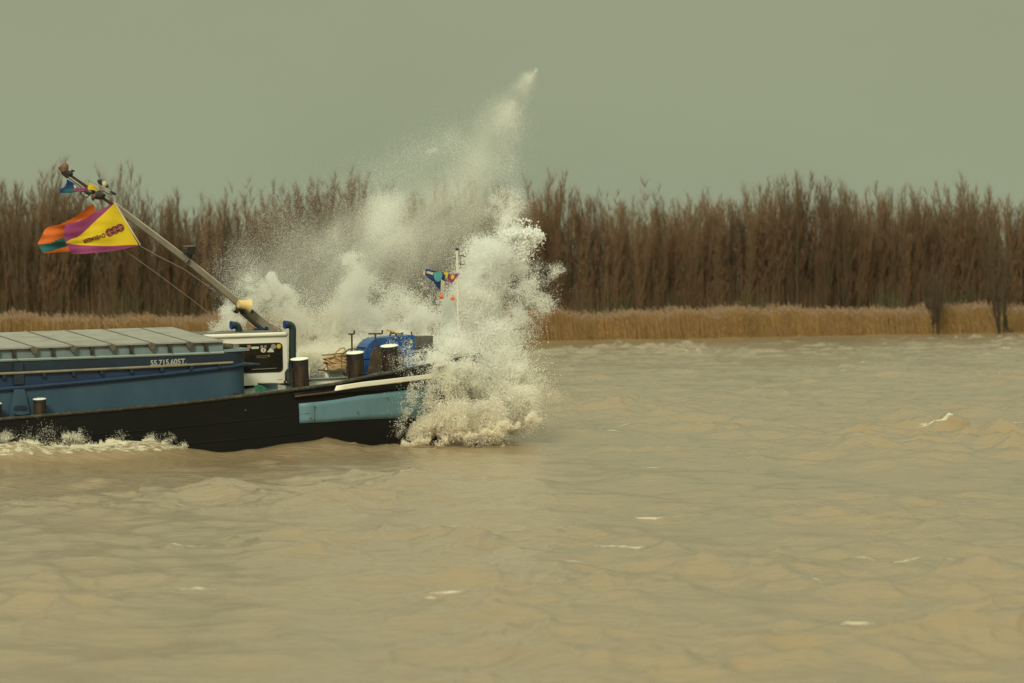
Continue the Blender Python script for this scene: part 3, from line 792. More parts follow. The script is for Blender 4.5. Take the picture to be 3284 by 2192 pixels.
S_w = mat('sticker_white', (.62,.60,.50), .5); S_t = mat('sticker_pale_teal', (.40,.62,.58), .5); S_o = mat('sticker_orange', (.45,.16,.05), .6); S_g = mat('sticker_grey', (.28,.26,.22), .6); S_p = mat('sticker_pink_grey', (.26,.19,.17), .6)
def pl_(px, py): q = L(px, py, CW); return q.x, q.z
def srect(a, b, c, d, m_, r=.01, k=0): p, q = pl_(a, d), pl_(c, b); sticker(rrect(p[0], p[1], q[0], q[1], r, 3), m_, k=k)
def sov(px, py, a, b, m_, k=0): q = pl_(px, py); sticker(oval(q[0], q[1], a, b), m_, k=k)
srect(805,1112,829,1120, S_w, .015); srect(808,1114,827,1117, S_t, .005, k=2); srect(792,1107,803,1118, S_o)
sov(838,1113,.03,.03, S_g); sov(850,1112,.03,.028, S_p); sov(843.5,1124,.055,.045, S_w); sov(844,1124,.018,.03, S_o, k=2)
sticker([pl_(855,1130), pl_(877,1130), pl_(877,1125), pl_(871,1119), pl_(866,1116), pl_(860,1124)], S_w); sov(876,1112,.055,.05, S_g, k=1); sov(893,1111,.045,.045, M_yell)
def strip(a, b, c, d, m_): sticker([pl_(a, b+1), pl_(c, d+1), pl_(c, d), pl_(a, b)], m_, 'window_text')
strip(821,1142,857,1141, S_g); strip(822,1147,855,1146, S_g); sov(861,1142,.02,.02, mat('sticker_olive', (.25,.20,.07), .6))
m = MB(); p, q = pl_(806,1186), pl_(885,1182); m.tube((p[0], yy-.01, p[1]), (q[0], yy-.01, q[1]), .012, n=6); m.build('window_rail', mat('rail_olive', (.14,.12,.08), .5), cab)
p, q = pl_(890,1218), pl_(904,1216); m = MB(); m.prism([(p[0],p[1]-.012),(q[0],q[1]-.012),(q[0],q[1]+.004),(p[0],p[1]+.004)], -CW-.004, -CW+.01); m.build('orange_nameplate', M_yell, cab)
m = MB(); a_, b_, c_, d_ = pl_(911,1225), pl_(911,1190), pl_(922,1190), pl_(922,1225)
m.path([(a_[0],-CW-.01,a_[1]), (a_[0],-CW-.09,a_[1]+.02), (b_[0],-CW-.09,b_[1]-.02), ((b_[0]+c_[0])/2,-CW-.09,b_[1]+.03), (c_[0],-CW-.09,c_[1]-.02), (d_[0],-CW-.09,d_[1]+.02), (d_[0],-CW-.01,d_[1])], .018, 8); m.build('grab_rail', M_vent, cab, True)
m = MB(); p, q = pl_(843,1240), pl_(927,1228); m.box((p[0], -CW-.10, p[1]-.03), (q[0], -CW+.0, p[1]+.05)); m.build('cabin_plinth', M_bolltop, cab)
m = MB(); p, q = L(832,1242,CW+.35), L(876,1228,CW+.35); m.box((p.x, p.y-.25, zd(p.x)+.01), (q.x, p.y+.1, q.z)); m.build('deck_locker', mat('locker_slate', (.06,.08,.09), .35), barge)
q = L(683, 1070, 0.6); m = MB(); m.lathe([(.0,.05),(.1,.045),(.135,.02),(.135,-.02)], 14, q); m.build('roof_dome', M_skirt, cab, True)
# gooseneck vents
def gooseneck(name, base, top, rad, mouth, parent):
    b_ = Vector(base); t_ = Vector(top); m = MB(); pts = [b_, t_ - Vector((0,0,rad*1.6))]
    for k in range(1, 8):
        a = k/7*math.pi/2*1.0; pts.append(t_ - Vector((0,0,rad*1.6)) + Vector((-rad*1.15*(1-math.cos(a)), 0, rad*1.5*math.sin(a))))
    e_ = pts[-1] + Vector((-rad*.5, 0, 0)); pts.append(e_)
    m.path(pts, [rad]*(len(pts)-1) + [rad*1.1], 16, False)
    o = m.build(name, M_vent, parent, True)
    m = MB(); m.path([e_+Vector((-.0,0,0)), e_+Vector((-.05,0,0)), e_+Vector((-.055,0,0)), e_+Vector((-.02,0,0))], [rad*1.1, mouth, mouth*.95, rad*.5], 18, True); m.build('vent_mouth', M_blue, o, True)
    return o
p, q = L(937, 1258, 1.72), L(938, 1040, 1.72); gooseneck('vent_pipe', p, q, .072, .085, barge)
p, q = L(766, 1078, .8), L(766, 1042, .8); gooseneck('roof_vent', p, q, .070, .088, barge)

# ---- mast, leaning aft over the hold
def ML(px, py, w=0.0): return L(px, py, w)
mast = MB()
cl = [(878,1078,19),(835,1037,15.5),(772,978,11)]
def beam(mb, pts, w, dep):
    P = [L(a, b, w) for a, b, c in pts]; N = len(P); vs = []
    for i, p in enumerate(P):
        d = P[min(i+1, N-1)] - P[max(i-1, 0)]; n_ = Vector((-d.z, 0, d.x)).normalized(); r_ = pts[i][2]/164.0
        dd = dep*r_
        vs += [p+n_*r_-Vector((0,dd,0)), p-n_*r_-Vector((0,dd,0)), p-n_*r_+Vector((0,dd,0)), p+n_*r_+Vector((0,dd,0))]
    fs = [(0,1,2,3), (4*N-4,4*N-1,4*N-2,4*N-3)]
    for i in range(N-1):
        for j in range(4): k = (j+1) % 4; fs.append((4*i+j, 4*i+k, 4*i+4+k, 4*i+4+j))
    mb.add(vs, fs)
beam(mast, cl, 0, .9); mo = mast.build('mast', M_mast, barge)
m = MB(); beam(m, [(790,995,9),(600,837,8.2),(500,761,7.6),(360,659,6)], 0, .9); m.build('mast_boom', M_mast, mo)
m = MB(); beam(m, [(360,657,4.5),(215,556,3.8)], 0, .9); m.build('topmast', M_brown, mo)
m = MB()
m.path([L(887,1066,-.1), L(772,966,-.1), L(600,827,-.1), L(500,751,-.1), L(366,650,-.1)], .026, 6); m.build('mast_edge_rail', M_mastl, mo)
m = MB(); m.path([L(845,1061,.15), L(773,1000,.15)], [.045,.045], 8); m.path([L(773,1000,.15), L(760,988,.15)], .02, 6); m.build('mast_ram', M_dark, mo)
m = MB(); a_ = L(846,1072,.2); 
for dx_ in (-.07, .06): m.box((a_.x+dx_-.02, a_.y-.05, a_.z-.02), (a_.x+dx_+.025, a_.y+.05, a_.z+.14))
m.box((a_.x-.2, a_.y-.04, a_.z+.0), (a_.x-.1, a_.y+.04, a_.z+.12)); m.build('ram_foot', M_navy, mo)
# loudspeaker horn
a_, b_ = L(764, 976, .25), L(801, 981, .25)
m = MB(); m.path([a_, a_+(b_-a_)*.6, a_+(b_-a_)*.85, b_, b_-(b_-a_)*.02], [.085,.095,.12,.145,.12], 18); m.build('loudspeaker', M_horn, mo, True)
m = MB(); m.path([L(768,992,.25), L(792,994,.25)], .03, 6); m.path([L(757,985,.2), L(775,1003,.2)], .02, 6); m.build('speaker_bracket', M_dark, mo)
a_, b_ = L(752, 992, .2), L(764, 998, .2)
m = MB(); m.path([a_, b_], [.07,.06], 12); lo = m.build('small_lamp', M_dark, mo, True); m = MB(); m.path([a_-(b_-a_)*.05, a_], .055, 12); m.build('lamp_glass', M_grey, lo)
q = L(809, 1001, .2); m = MB(); m.prism(oval(q.x, q.z, .025, .035), q.y-.02, q.y); m.build('blue_fitting', M_navy, mo)
# floodlight
q = L(612, 805, .05)
m = MB(); m.box((q.x-.09, q.y-.12, q.z-.075), (q.x+.06, q.y+.12, q.z+.085)); m.prism([(q.x-.10,q.z+.07),(q.x-.09,q.z-.06),(q.x-.12,q.z-.05),(q.x-.12,q.z+.04)], q.y-.13, q.y+.13); fl = m.build('floodlight', M_bolltop, mo)
m = MB(); m.box((q.x-.115, q.y-.125, q.z+.088), (q.x+.02, q.y+.125, q.z+.10)); m.build('flood_glass', M_grey, fl)
m = MB(); m.path([L(602,815,.05), L(605,829,.05)], .012, 6); m.path([L(615,815,.05), L(611,828,.05), L(604,832,.05)], .014, 6); m.path([L(606,830,.1), L(596,844,.1)], .028, 6); m.build('flood_bracket', M_bolltop, fl)
# mast head: lamps, antennas
M_head = mat('masthead_lamp_brown', (.17,.08,.05), .5); M_hd = mat('masthead_dark', (.03,.025,.02), .5)
def blob(mb, px, py, r, w=0.0, n=10, sq=1.0):
    q = L(px, py, w); pr = [(r*math.sin(a)+.0005, r*sq*-math.cos(a)) for a in np.linspace(0, math.pi, 7)]; mb.lathe(pr, n, q)
m = MB(); blob(m, 208.5, 537, .075, sq=1.2); m.build('top_light', M_head, mo, True)
m = MB(); m.path([L(196,533,0), L(205,548,0)], [.05,.07], 10); m.path([L(190,536,0), L(199,547,0)], .035, 8); m.build('horn', M_head, mo, True)
m = MB(); m.path([L(203,548,0), L(216,560,0), L(232,556,0)], [.07,.085,.04], 8); m.path([L(215,556,0), L(214,567,0)], .05, 8); m.path([L(196,538,0),L(191,537,0)], .02, 6); m.build('masthead_bracket', M_hd, mo, True)
m = MB(); m.path([L(229,547,0), L(238,550,0)], .022, 6); m.build('wind_sensor', M_hd, mo)
m = MB(); m.path([L(211,565,.1), L(240,586,.1), L(262,602,.1)], .011, 6); m.build('stay_rod', M_hd, mo)
m = MB(); m.path([L(284,577,.3), L(354,614,.3)], .013, 6); an = m.build('radar_bar', M_mastl, mo); m = MB(); m.path([L(354,614,.3), L(371,624,.3)], [.02,.028], 8); m.build('radar_bar_end', M_hd, an)
m = MB(); m.path([L(371,625,.3), L(345,622,.2), L(335,615,.1), L(330,612,0)], .010, 6); m.build('radar_bracket', M_hd, mo)
m = MB(); m.path([L(315,578,0), L(322,590,0), L(326,600,0)], [.03,.035,.02], 8); blob(m, 321, 581, .04); m.build('signal_lamp', M_hd, mo, True)
m = MB(); blob(m, 334, 592, .05, sq=1.3); m.build('white_signal_light', M_fcr, mo, True); m = MB(); blob(m, 343, 598, .035); m.build('lamp_base', M_hd, mo, True)
m = MB(); m.path([L(303,628,.1), L(324,629,.1)], [.07,.08], 12); m.path([L(322,624,.1), L(334,628,.0)], .04, 8); m.build('deck_floodlight', M_hd, mo, True)
m = MB(); m.path([L(299,624,.1), L(303,630,.1)], [.06,.07], 12); m.build('floodlight_glass', M_head, mo, True)
m = MB(); m.path([L(258,619,.1), L(268,632,.1), L(280,634,.1), L(286,628,.1), L(276,617,.1), L(262,614,.1), L(258,619,.1)], .010, 5); m.build('wire_loop', M_hd, mo)
m = MB(); blob(m, 279, 617, .045); blob(m, 286, 622, .04); blob(m, 274, 612, .03); m.path([L(270,614,0), L(300,622,0), L(322,612,0)], .02, 6); m.build('cable_clamps', M_hd, mo, True)
m = MB(); m.path([L(296,637,.1), L(300,643,.1)], .025, 8); m.build('small_horn', M_hd, mo)
m = MB(); m.path([L(318,560+45,0), L(328,618,0), L(322,632,0)], .03, 6); m.build('mast_collar', M_mast, mo)
# halyards and stays
def line(name, pts, r, m_, par=mo):
    m = MB(); m.path(pts, r, 5); return m.build(name, m_, par)
M_line = mat('halyard', (.33,.28,.2), .8)
line('halyard', [L(447,788,.2), L(500,818,.2), L(592,865,.15), L(690,935,.1)], .006, M_line)
line('halyard', [L(395,800,.2), L(430,825,.2), L(520,890,.2), L(620,965,.2), L(700,1030,.2)], .0045, M_line)
line('stay_wire', [L(370,655,-.1), L(440,702,-.1), L(560,795,-.1)], .004, M_line)
line('stay_wire', [L(850,1030,-.3), L(905,1062,-.3)], .005, M_dark)

# ---- foredeck gear
FG = empty('windlass', Matrix()); FG.parent = barge; FG.matrix_basis = Matrix()
def yw(w): return -w
# blue winch housing (rounded aft top)
wN, wF = 1.15, .62
pts = [L(1168,1215,wN), L(1168,1150,wN), L(1169,1132,wN), L(1174,1116,wN), L(1183,1103,wN), L(1196,1091,wN), L(1212,1084,wN), L(1240,1082,wN), L(1280,1078,wN), L(1325,1074.5,wN), L(1332,1079,wN), L(1336,1150,wN), L(1336,1215,wN)]
m = MB(); m.prism([(p.x, p.z) for p in pts], -wN, -wF); wh = m.build('winch_housing', M_winch, FG); bv = wh.modifiers.new('b', 'BEVEL'); bv.width = .012; bv.segments = 2; bv.limit_method = 'ANGLE'
a_, b_ = L(1168,1147,wN), L(1195,1145,wN); m = MB(); m.box((a_.x-.02, -wN-.025, a_.z-.03), (b_.x, -wN, a_.z+.01)); m.build('housing_flange', M_winch, wh)
a_ = L(1170,1132,wN); m = MB(); m.box((a_.x-.01, -wN+.0, a_.z+.10), (a_.x+.02, -wF, a_.z+.108)); m.build('housing_joint', M_navyd, wh)
q = L(1318,1098,wN); m = MB(); m.prism(oval(q.x, q.z, .028, .028), -wN-.03, -wN); m.build('grease_cap', M_yell, wh)
q = L(1267,1084,wN); m = MB(); m.prism(oval(q.x, q.z, .018, .018), -wN-.03, -wN); m.build('grease_cap', M_rope, wh)
q = L(1301,1102,wN); m = MB(); m.prism(oval(q.x, q.z, .03, .035), -wN-.01, -wN); m.build('bolt_hole', M_bolltop, wh)
q = L(1320,1070,wN-.1); m = MB(); m.path([q-Vector((0,0,.05)), q+Vector((0,0,.01))], .014, 6); blob(m, 1320, 1067, .018, wN-.1); m.build('knob', M_bolltop, wh)
m = MB(); m.path([L(1241,1058,.9), L(1269,1067,.9)], .020, 8); m.build('yellow_lever', M_yell, FG)
m = MB(); m.path([L(1254,1066,.9), L(1250,1080,.9)], .02, 6); m.path([L(1257,1070,.9), L(1285,1071,.9), L(1293,1068,.9)], .016, 6); m.path([L(1270,1070,.9), L(1272,1082,.9)], .02, 6); m.path([L(1289,1070,.9), L(1289,1080,.9)], .012, 6); m.build('lever_frame', M_navy, FG)
m = MB(); m.path([L(1268,1069,.92), L(1284,1069,.92)], .014, 6); m.build('yellow_lever', M_yell, FG)
# grey plate / fairlead beyond the housing
m = MB(); a_, b_ = L(1340,1180,.7), L(1376,1077,.7); m.box((a_.x, -.9, a_.z), (b_.x, -.5, b_.z)); m.build('chain_stopper', mat('stopper_grey', (.14,.13,.11), .6, c2=(.09,.08,.06), ns=6), FG)
# T handles
for (px, yt, yb, x0_, x1_, ye, w_) in [(1128,1072,1140,1117,1136,1060,1.4), (1203.5,1071,1130,1182,1226,1059,1.45)]:
    m = MB(); m.path([L(px,yt,w_), L(px+1,yb,w_)], .018, 6); m.path([L(x0_,yt,w_), L(x1_-2,yt,w_), L(x1_,yt-2,w_), L(x1_,ye,w_)], .017, 6); m.build('brake_handle', M_brown, FG)
# rusty windlass frames behind the bollards
def plate(name, pxs, w, th, m_, par=FG):
    mm = MB(); mm.prism([(L(a, b, w).x, L(a, b, w).z) for a, b in pxs], -w, -w+th); return mm.build(name, m_, par)
plate('side_frame', [(1181,1205),(1192,1140),(1200,1118),(1212,1116),(1238,1125),(1238,1205)], 1.75, .06, M_gear)
plate('side_frame', [(1262,1112),(1278,1120),(1297,1148),(1292,1165),(1310,1185),(1262,1195)], 1.75, .06, M_gear)
plate('side_frame', [(1108,1200),(1112,1178),(1122,1160),(1126,1140),(1132,1140),(1136,1165),(1142,1200)], 1.6, .05, M_gear)
m = MB()
for k in range(10):
    a = 2*math.pi*k/10; q = L(1131,1143,1.5); m.tube(q, q + Vector((.17*math.cos(a), 0, .14*math.sin(a))), .008, n=4)
m.path([L(1131,1143,1.5) + Vector((.18*math.cos(a), 0, .15*math.sin(a))) for a in np.linspace(0, 6.283, 20)], .014, 6); m.build('brake_wheel', M_gear, FG)
m = MB(); q0, q1 = L(1245,1160,1.7), L(1245,1160,1.2); m.path([q0, q1], .17, 14); m.build('gypsy_drum', M_gear, FG, True)
m = MB(); m.path([L(1290,1180,1.8), L(1318,1188,1.7)], .02, 5); m.path([L(1272,1110,1.8), L(1316,1160,1.8)], .008, 5); m.build('guide_rod', M_gear, FG)
# oval rail on the bow
m = MB(); c_ = L(1360, 1125, 1.9)
m.path([c_ + Vector((.30*math.cos(a), .22*math.sin(a), .02*math.cos(a))) for a in np.linspace(0, 6.283, 28)], .014, 6)
m.path([c_+Vector((-.2,-.1,0)), c_+Vector((-.10,-.1,-.35))], .016, 6); m.path([c_+Vector((.3,0,0)), c_+Vector((.7,.3,.02))], .014, 6); m.build('bow_rail', M_grey, barge)
# white bulkhead, black sloping bulwark piece, rack
def plateb(name, pxs, w, th, m_): return plate(name, pxs, w, th, m_, barge)
plateb('sheer_board', [(942,1222),(1120,1212),(1120,1232),(1071,1236),(942,1250)], 2.35, .05, M_white)
plateb('board_lip', [(942,1219.5),(1118,1208.5),(1118,1211.5),(942,1222)], 2.40, .11, M_grey)
plateb('black_hood', [(940,1192),(962,1184),(988,1174),(992,1221),(940,1221)], 1.9, .5, M_bolltop)
plateb('white_panel', [(974,1184),(992,1180),(992,1219),(976,1220)], 2.0, .06, M_white)
plateb('white_panel', [(1046,1182),(1110,1186),(1110,1214),(1046,1216)], 1.95, .06, M_white)
m = MB(); a_, b_ = L(1052,1190,2.1), L(1112,1187,2.1); m.box((a_.x, -2.15, a_.z-.015), (b_.x, -1.55, a_.z+.015)); 
m.build('rack_tray', mat('rack_olive', (.12,.10,.07), .5), barge)
rk = bpy.data.materials['rack_olive']
m = MB(); m.path([L(1053,1190,2.15), L(1058,1214,2.15)], .016, 6); m.path([L(1048,1170,2.15), L(1053,1190,2.15)], .012, 6); m.build('rack_leg', rk, barge)
m = MB(); m.path([L(1094,1140,2.15), L(1097,1188,2.15)], .011, 6); m.build('rack_post', rk, barge)
m = MB(); m.path([L(1032,1140,2.05), L(1046,1139,2.05), L(1120,1131,2.05)], .013, 6); m.build('rack_bar', rk, barge)
plateb('angle_plate', [(1170,1213),(1222,1196),(1226,1203),(1172,1217)], 2.35, .25, mat('angle_plate_blue', (.05,.09,.13), .4, c2=(.12,.14,.13), ns=5))
m = MB(); 
m.path([L(1100,1196,2.3), L(1108,1202,2.3), L(1120,1206,2.3)], .035, 6); m.build('pipe_elbow', M_bolltop, barge)
# jackstaff
js = MB(); js.path([L(1475,1135,0), L(1468,1000,0), L(1466,800,0)], [.026,.024,.022], 10); jo = js.build('jackstaff', mat('jackstaff_white', (.72,.68,.55), .5), barge, True)
m = MB(); m.path([L(1447,869.5,0), L(1488,869.5,0)], .010, 6); m.build('crossbar', bpy.data.materials['jackstaff_white'], jo)
m = MB(); blob(m, 1466, 800, .035); m.build('truck', M_navy, jo, True)
m = MB(); m.path([L(1468,822,0), L(1482,821,0), L(1493,824,0)], .008, 5); m.path([L(1468,847,0), L(1482,849,0), L(1492,848,0)], .008, 5); m.path([L(1478,822,0), L(1478,848,0)], .005, 5); m.build('light_bracket', M_hd, jo)
print('BOAT OK')

# ---- loose things aboard
def rope_coil():
    m = MB()
    c = L(1079, 1165, 1.85)
    for k in range(12):
        rr = .17 + .035*(k % 3); zz = c.z - .10 + .022*k; ph = random.random()*6
        m.path([Vector((c.x + .01*math.sin(k*2.1) + rr*1.05*math.cos(a+ph), -1.85 + .12*math.sin(a+ph), zz + .035*math.sin(a*1+ph*1.7))) for a in np.linspace(0, 6.1, 22)], .021, 6)
    m.path([L(a, b, 1.98) for a, b in [(1046,1150),(1056,1158),(1070,1163),(1090,1166),(1108,1162)]], .017, 6)
    m.path([L(a, b, 2.0) for a, b in [(1048,1160),(1062,1170),(1085,1172),(1108,1168)]], .017, 6)
    m.path([L(a, b, 1.98) for a, b in [(1070,1138),(1080,1128),(1092,1118),(1103,1116),(1107,1122),(1102,1132),(1092,1140),(1084,1150)]], .018, 6)
    m.path([L(a, b, 2.0) for a, b in [(1072,1140),(1082,1150),(1098,1158),(1110,1160)]], .017, 6)
    for k in range(4): m.path([L(a, b+k*4, 2.02) for a, b in [(1050,1178),(1066,1175),(1085,1172-k),(1108,1171)]], .016, 6)
    o, _ = m.free('rope_coil', M_rope, BM, True)
    tag(o, 'thick beige mooring rope coiled on the rack between the first two fore bollards', 'rope')
rope_coil()
m = MB(); m.path([L(a, b, 2.35) for a, b in [(815,1240),(824,1238),(836,1239),(846,1243),(854,1248),(842,1250),(828,1249),(820,1252),(822,1244),(832,1242),(848,1247)]], .016, 6)
m.path([L(a, b, 2.36) for a, b in [(818,1238),(822,1246),(820,1256)]], .02, 6)
o, _ = m.free('green_rope', M_grope, BM, True); tag(o, 'loose loops of green rope on the side deck by the end of the coaming', 'rope')

def flag_patch(mb, top, bot, w, amp=.03, ph=0.0, nu=16, nv=8, k=0):
    def pol(P, a):
        s = a*(len(P)-1); i = min(int(s), len(P)-2); f = s-i
        # catmull-rom
        p = [P[max(i-1,0)], P[i], P[i+1], P[min(i+2, len(P)-1)]]
        return tuple(.5*((2*p[1][c])+(-p[0][c]+p[2][c])*f+(2*p[0][c]-5*p[1][c]+4*p[2][c]-p[3][c])*f*f+(-p[0][c]+3*p[1][c]-3*p[2][c]+p[3][c])*f**3) for c in (0, 1))
    def fn(a, b):
        t_, b_ = pol(top, a), pol(bot, a); x = t_[0]*(1-b)+b_[0]*b; y = t_[1]*(1-b)+b_[1]*b
        return L(x, y, w + wave(x, y, amp, ph))
    mb.mi(k).grid(fn, nu, nv)
def wave(x, y, amp, ph):
    env = min(1, max(0.1, (450-x)/200)) if x < 460 else 1
    return amp*env*(math.sin(x*.055+y*.028+ph) + .5*math.sin(x*.028-y*.10+ph*2) + .35*math.sin(x*.02+y*.23+1.3))
wF1 = .35
m = MB()
# purple above: hoist top corner -> fly edge
flag_patch(m, [(368,652),(335,668),(305,681),(278,700),(240,714),(214,717)], [(368,652),(335,683),(300,715),(255,757),(230,767),(211,778)], wF1, k=1)
flag_patch(m, [(214,717),(222,720),(222,720)], [(211,778),(211,778),(211,778)], wF1, k=1, nu=2)
flag_patch(m, [(222,719),(214,717),(207,730)], [(211,778),(206,760),(204,750)], wF1, k=1, nu=4)
flag_patch(m, [(368,652),(335,683),(300,715),(255,757),(230,767),(211,778)], [(444,786),(400,787),(350,790),(290,788),(240,785),(211,779)], wF1, k=0, nu=24, nv=14)
flag_patch(m, [(444,786),(400,787),(350,790),(290,788),(240,785),(211,779)], [(445,788),(400,799),(360,806),(310,811),(265,815),(229,815)], wF1, k=1, nu=24)
flag_patch(m, [(366,651),(400,709),(449,786)], [(370,650),(405,708),(451,785)], wF1+.01, k=2, nu=12, nv=1)
o, c = m.free('yellow_purple_flag', [M_fy, M_fp, M_fh], BM, True)
tag(o, 'yellow and purple company flag with maroon logo flying from the mast halyard', 'flag')
fmi = o.matrix_world.inverted() @ BM
def on_flag(x, y, off=.012): return fmi @ L(x, y, wF1 + wave(x, y, .03, 0) + off)
# logo of three joined discs with thin lines
m = MB(); ax = Vector((-17, 7.5)).normalized(); cen = [Vector((385,731)), Vector((368,738.5)), Vector((351.5,746))]
for c_ in cen:
    vs = [on_flag(c_.x, c_.y)]; n = 20
    for k in range(n): a = 2*math.pi*k/n; vs.append(on_flag(c_.x+13*math.cos(a), c_.y+13*math.sin(a)))
    m.add([v + Vector((0, .0006*cen.index(c_), 0)) for v in vs], [(0, k+1, (k+1) % n+1) for k in range(n)])
m.build('logo_print', M_fmar, o)
m = MB()
def lstrip(p, q, wd2):
    p, q = Vector(p), Vector(q); d = (q-p).normalized(); n_ = Vector((-d.y, d.x))*wd2
    N = 6
    for i in range(N):
        a, b = p+(q-p)*i/N, p+(q-p)*(i+1)/N
        m.add([on_flag(*(a+n_), off=.018), on_flag(*(b+n_), off=.018), on_flag(*(b-n_), off=.018), on_flag(*(a-n_), off=.018)], [(0,1,2,3)])
lstrip((396,726), (341,751), .8)
pr = Vector((ax.y, -ax.x))
for c_ in cen:
    for s_ in (-2.2, 2.2): lstrip(tuple(c_+ax*s_+pr*11), tuple(c_+ax*s_-pr*9), .55)
m.build('logo_lines', cloth('flag_logo_lines', (.62,.36,.08)), o)
me = text_mesh('OVERMEER', 1.0, .03)
co = np.empty(len(me.vertices)*3); me.vertices.foreach_get('co', co); co = co.reshape(-1, 3)
x0, x1, y1 = co[:,0].min(), co[:,0].max(), co[:,1].max()
A, Bp = Vector((336, 748.5)), Vector((264, 770.5)); dn = Vector((-.05, 1)).normalized()*-1  # letters stand upside down: their tops point down
new = []
for (a, b, c_) in co:
    q = A + (Bp-A)*((a-x0)/(x1-x0)) + Vector((3.5, 11.5))*(b/y1 - .0); new.append(on_flag(q.x, q.y, .016))
me.vertices.foreach_set('co', np.array(new, dtype=np.float32).ravel()); me.materials.clear(); me.materials.append(M_fmar); me.update()
link('flag_lettering', me, o)
# orange and teal flag behind
m = MB(); wO = -.25
flag_patch(m, [(298,652),(272,672),(240,696),(195,719),(150,731),(134,757),(121,781)], [(312,690),(300,715),(270,735),(240,752),(205,762),(165,780),(123,785)], wO, .05, 2, nu=24, nv=10, k=0)
flag_patch(m, [(298,720),(270,735),(240,752),(205,762),(175,768),(150,782),(121,784)], [(300,770),(270,775),(240,784),(215,790),(180,801),(155,806),(138,811)], wO, .05, 2, nu=20, nv=6, k=1)
flag_patch(m, [(300,770),(270,775),(240,784),(215,791),(190,798),(165,806),(141,811)], [(300,800),(270,803),(240,806),(215,808),(190,810),(165,812),(141,813)], wO, .05, 2, nu=20, nv=3, k=0)
o2, _ = m.free('orange_teal_flag', [M_fo, M_ft], BM, True); tag(o2, 'orange flag with a teal band flying behind the yellow and purple flag', 'flag')
m = MB(); flag_patch(m, [(236,719),(246,712),(258,707)], [(240,722),(250,717),(258,712)], wO+.08, .01, 2, nu=6, nv=2); 
mm_ = m.build('white_emblem', M_fcr, None, True); mm_.parent = o2; mm_.matrix_basis = o2.matrix_world.inverted() @ BM
# small tattered flag at the masthead
m = MB(); wS = .15
flag_patch(m, [(215,575),(212,590),(206,600),(192,607)], [(243,592),(240,600),(228,612),(192,621)], wS, .02, 1, nu=8, nv=6, k=0)
flag_patch(m, [(236,588),(240,600),(230,606),(208,607)], [(256,606),(250,614),(230,620),(202,620)], wS+.012, .02, 1, nu=8, nv=5, k=1)
flag_patch(m, [(236,606),(258,604),(282,603)], [(238,614),(262,612),(282,612)], wS+.02, .02, 1, nu=8, nv=3, k=2)
flag_patch(m, [(286,586),(302,597),(322,609)], [(278,610),(300,610),(323,611)], wS+.02, .015, 3, nu=8, nv=4, k=3)
flag_patch(m, [(236,592),(242,595)], [(238,604),(246,604)], wS+.03, .01, 1, nu=2, nv=2, k=4)
o3, _ = m.free('masthead_pennant', [M_fn, M_ft, M_fp, M_fy, M_fcr], BM, True); tag(o3, 'small tattered navy, purple and yellow pennant at the mast head', 'flag')
# flag on the jackstaff
m = MB(); wJ = .05
flag_patch(m, [(1366,862),(1390,869),(1425,876)], [(1362,882),(1388,902),(1428,905)], wJ, .02, 1, nu=10, nv=6, k=0)
flag_patch(m, [(1388,892),(1405,900),(1430,900)], [(1390,905),(1402,922),(1413,934)], wJ, .02, 1, nu=10, nv=6, k=0)
flag_patch(m, [(1356,872),(1362,868),(1366,872)], [(1358,882),(1361,885),(1365,880)], wJ, .02, 1, nu=4, nv=3, k=2)
flag_patch(m, [(1369,870),(1380,872),(1390,875)], [(1368,877),(1379,880),(1388,883)], wJ+.03, .01, 1, nu=6, nv=2, k=2)
flag_patch(m, [(1391,874),(1405,873),(1418,877),(1417,893)], [(1391,890),(1396,900),(1406,905),(1414,898)], wJ+.03, .01, 1, nu=8, nv=4, k=1)
flag_patch(m, [(1414,896),(1424,902),(1428,904)], [(1413,934),(1415,934),(1417,934)], wJ+.03, .01, 1, nu=4, nv=4, k=2)
o4, _ = m.free('navy_teal_flag', [M_fn, M_flt, M_fcr], BM, True); tag(o4, 'navy flag with teal emblem flying half hidden by spray at the bow staff', 'flag')
m = MB()
flag_patch(m, [(1436,882),(1455,880),(1474,876)], [(1432,892),(1442,904),(1448,912)], wJ, .02, 1, nu=8, nv=5, k=1)
flag_patch(m, [(1474,876),(1470,880)], [(1448,912),(1450,908)], wJ, .02, 1, nu=2, nv=2, k=1)
flag_patch(m, [(1422,877),(1432,872),(1438,878)], [(1424,880),(1430,884),(1433,897)], wJ+.02, .01, 1, nu=6, nv=3, k=0)
flag_patch(m, [(1446,884),(1452,882),(1458,886)], [(1446,894),(1452,897),(1457,892)], wJ+.03, .01, 1, nu=6, nv=3, k=0)
o5, _ = m.free('maroon_yellow_flag', [M_fy, M_fp], BM, True); tag(o5, 'small maroon and yellow flag tied close to the white bow staff', 'flag')
for (px, py, lb) in [(1414.5, 952, 'orange ball hanging below the navy and teal flag'), (1452.5, 958, 'orange ball hanging beside the white bow staff, nearer to it')]:
    q = L(px, py, wJ); m = MB(); r_ = .046
    m.lathe([(r_*math.sin(a)+.0005, -r_*math.cos(a)) for a in np.linspace(0, math.pi, 10)], 16, q); m.tube(q+Vector((0,0,.04)), q+Vector((0,0,.075)), .01, n=6)
    o, _ = m.free('signal_ball', M_ball, BM, True); tag(o, lb, 'ball', 'orange balls at the bow staff')
print('THINGS OK')

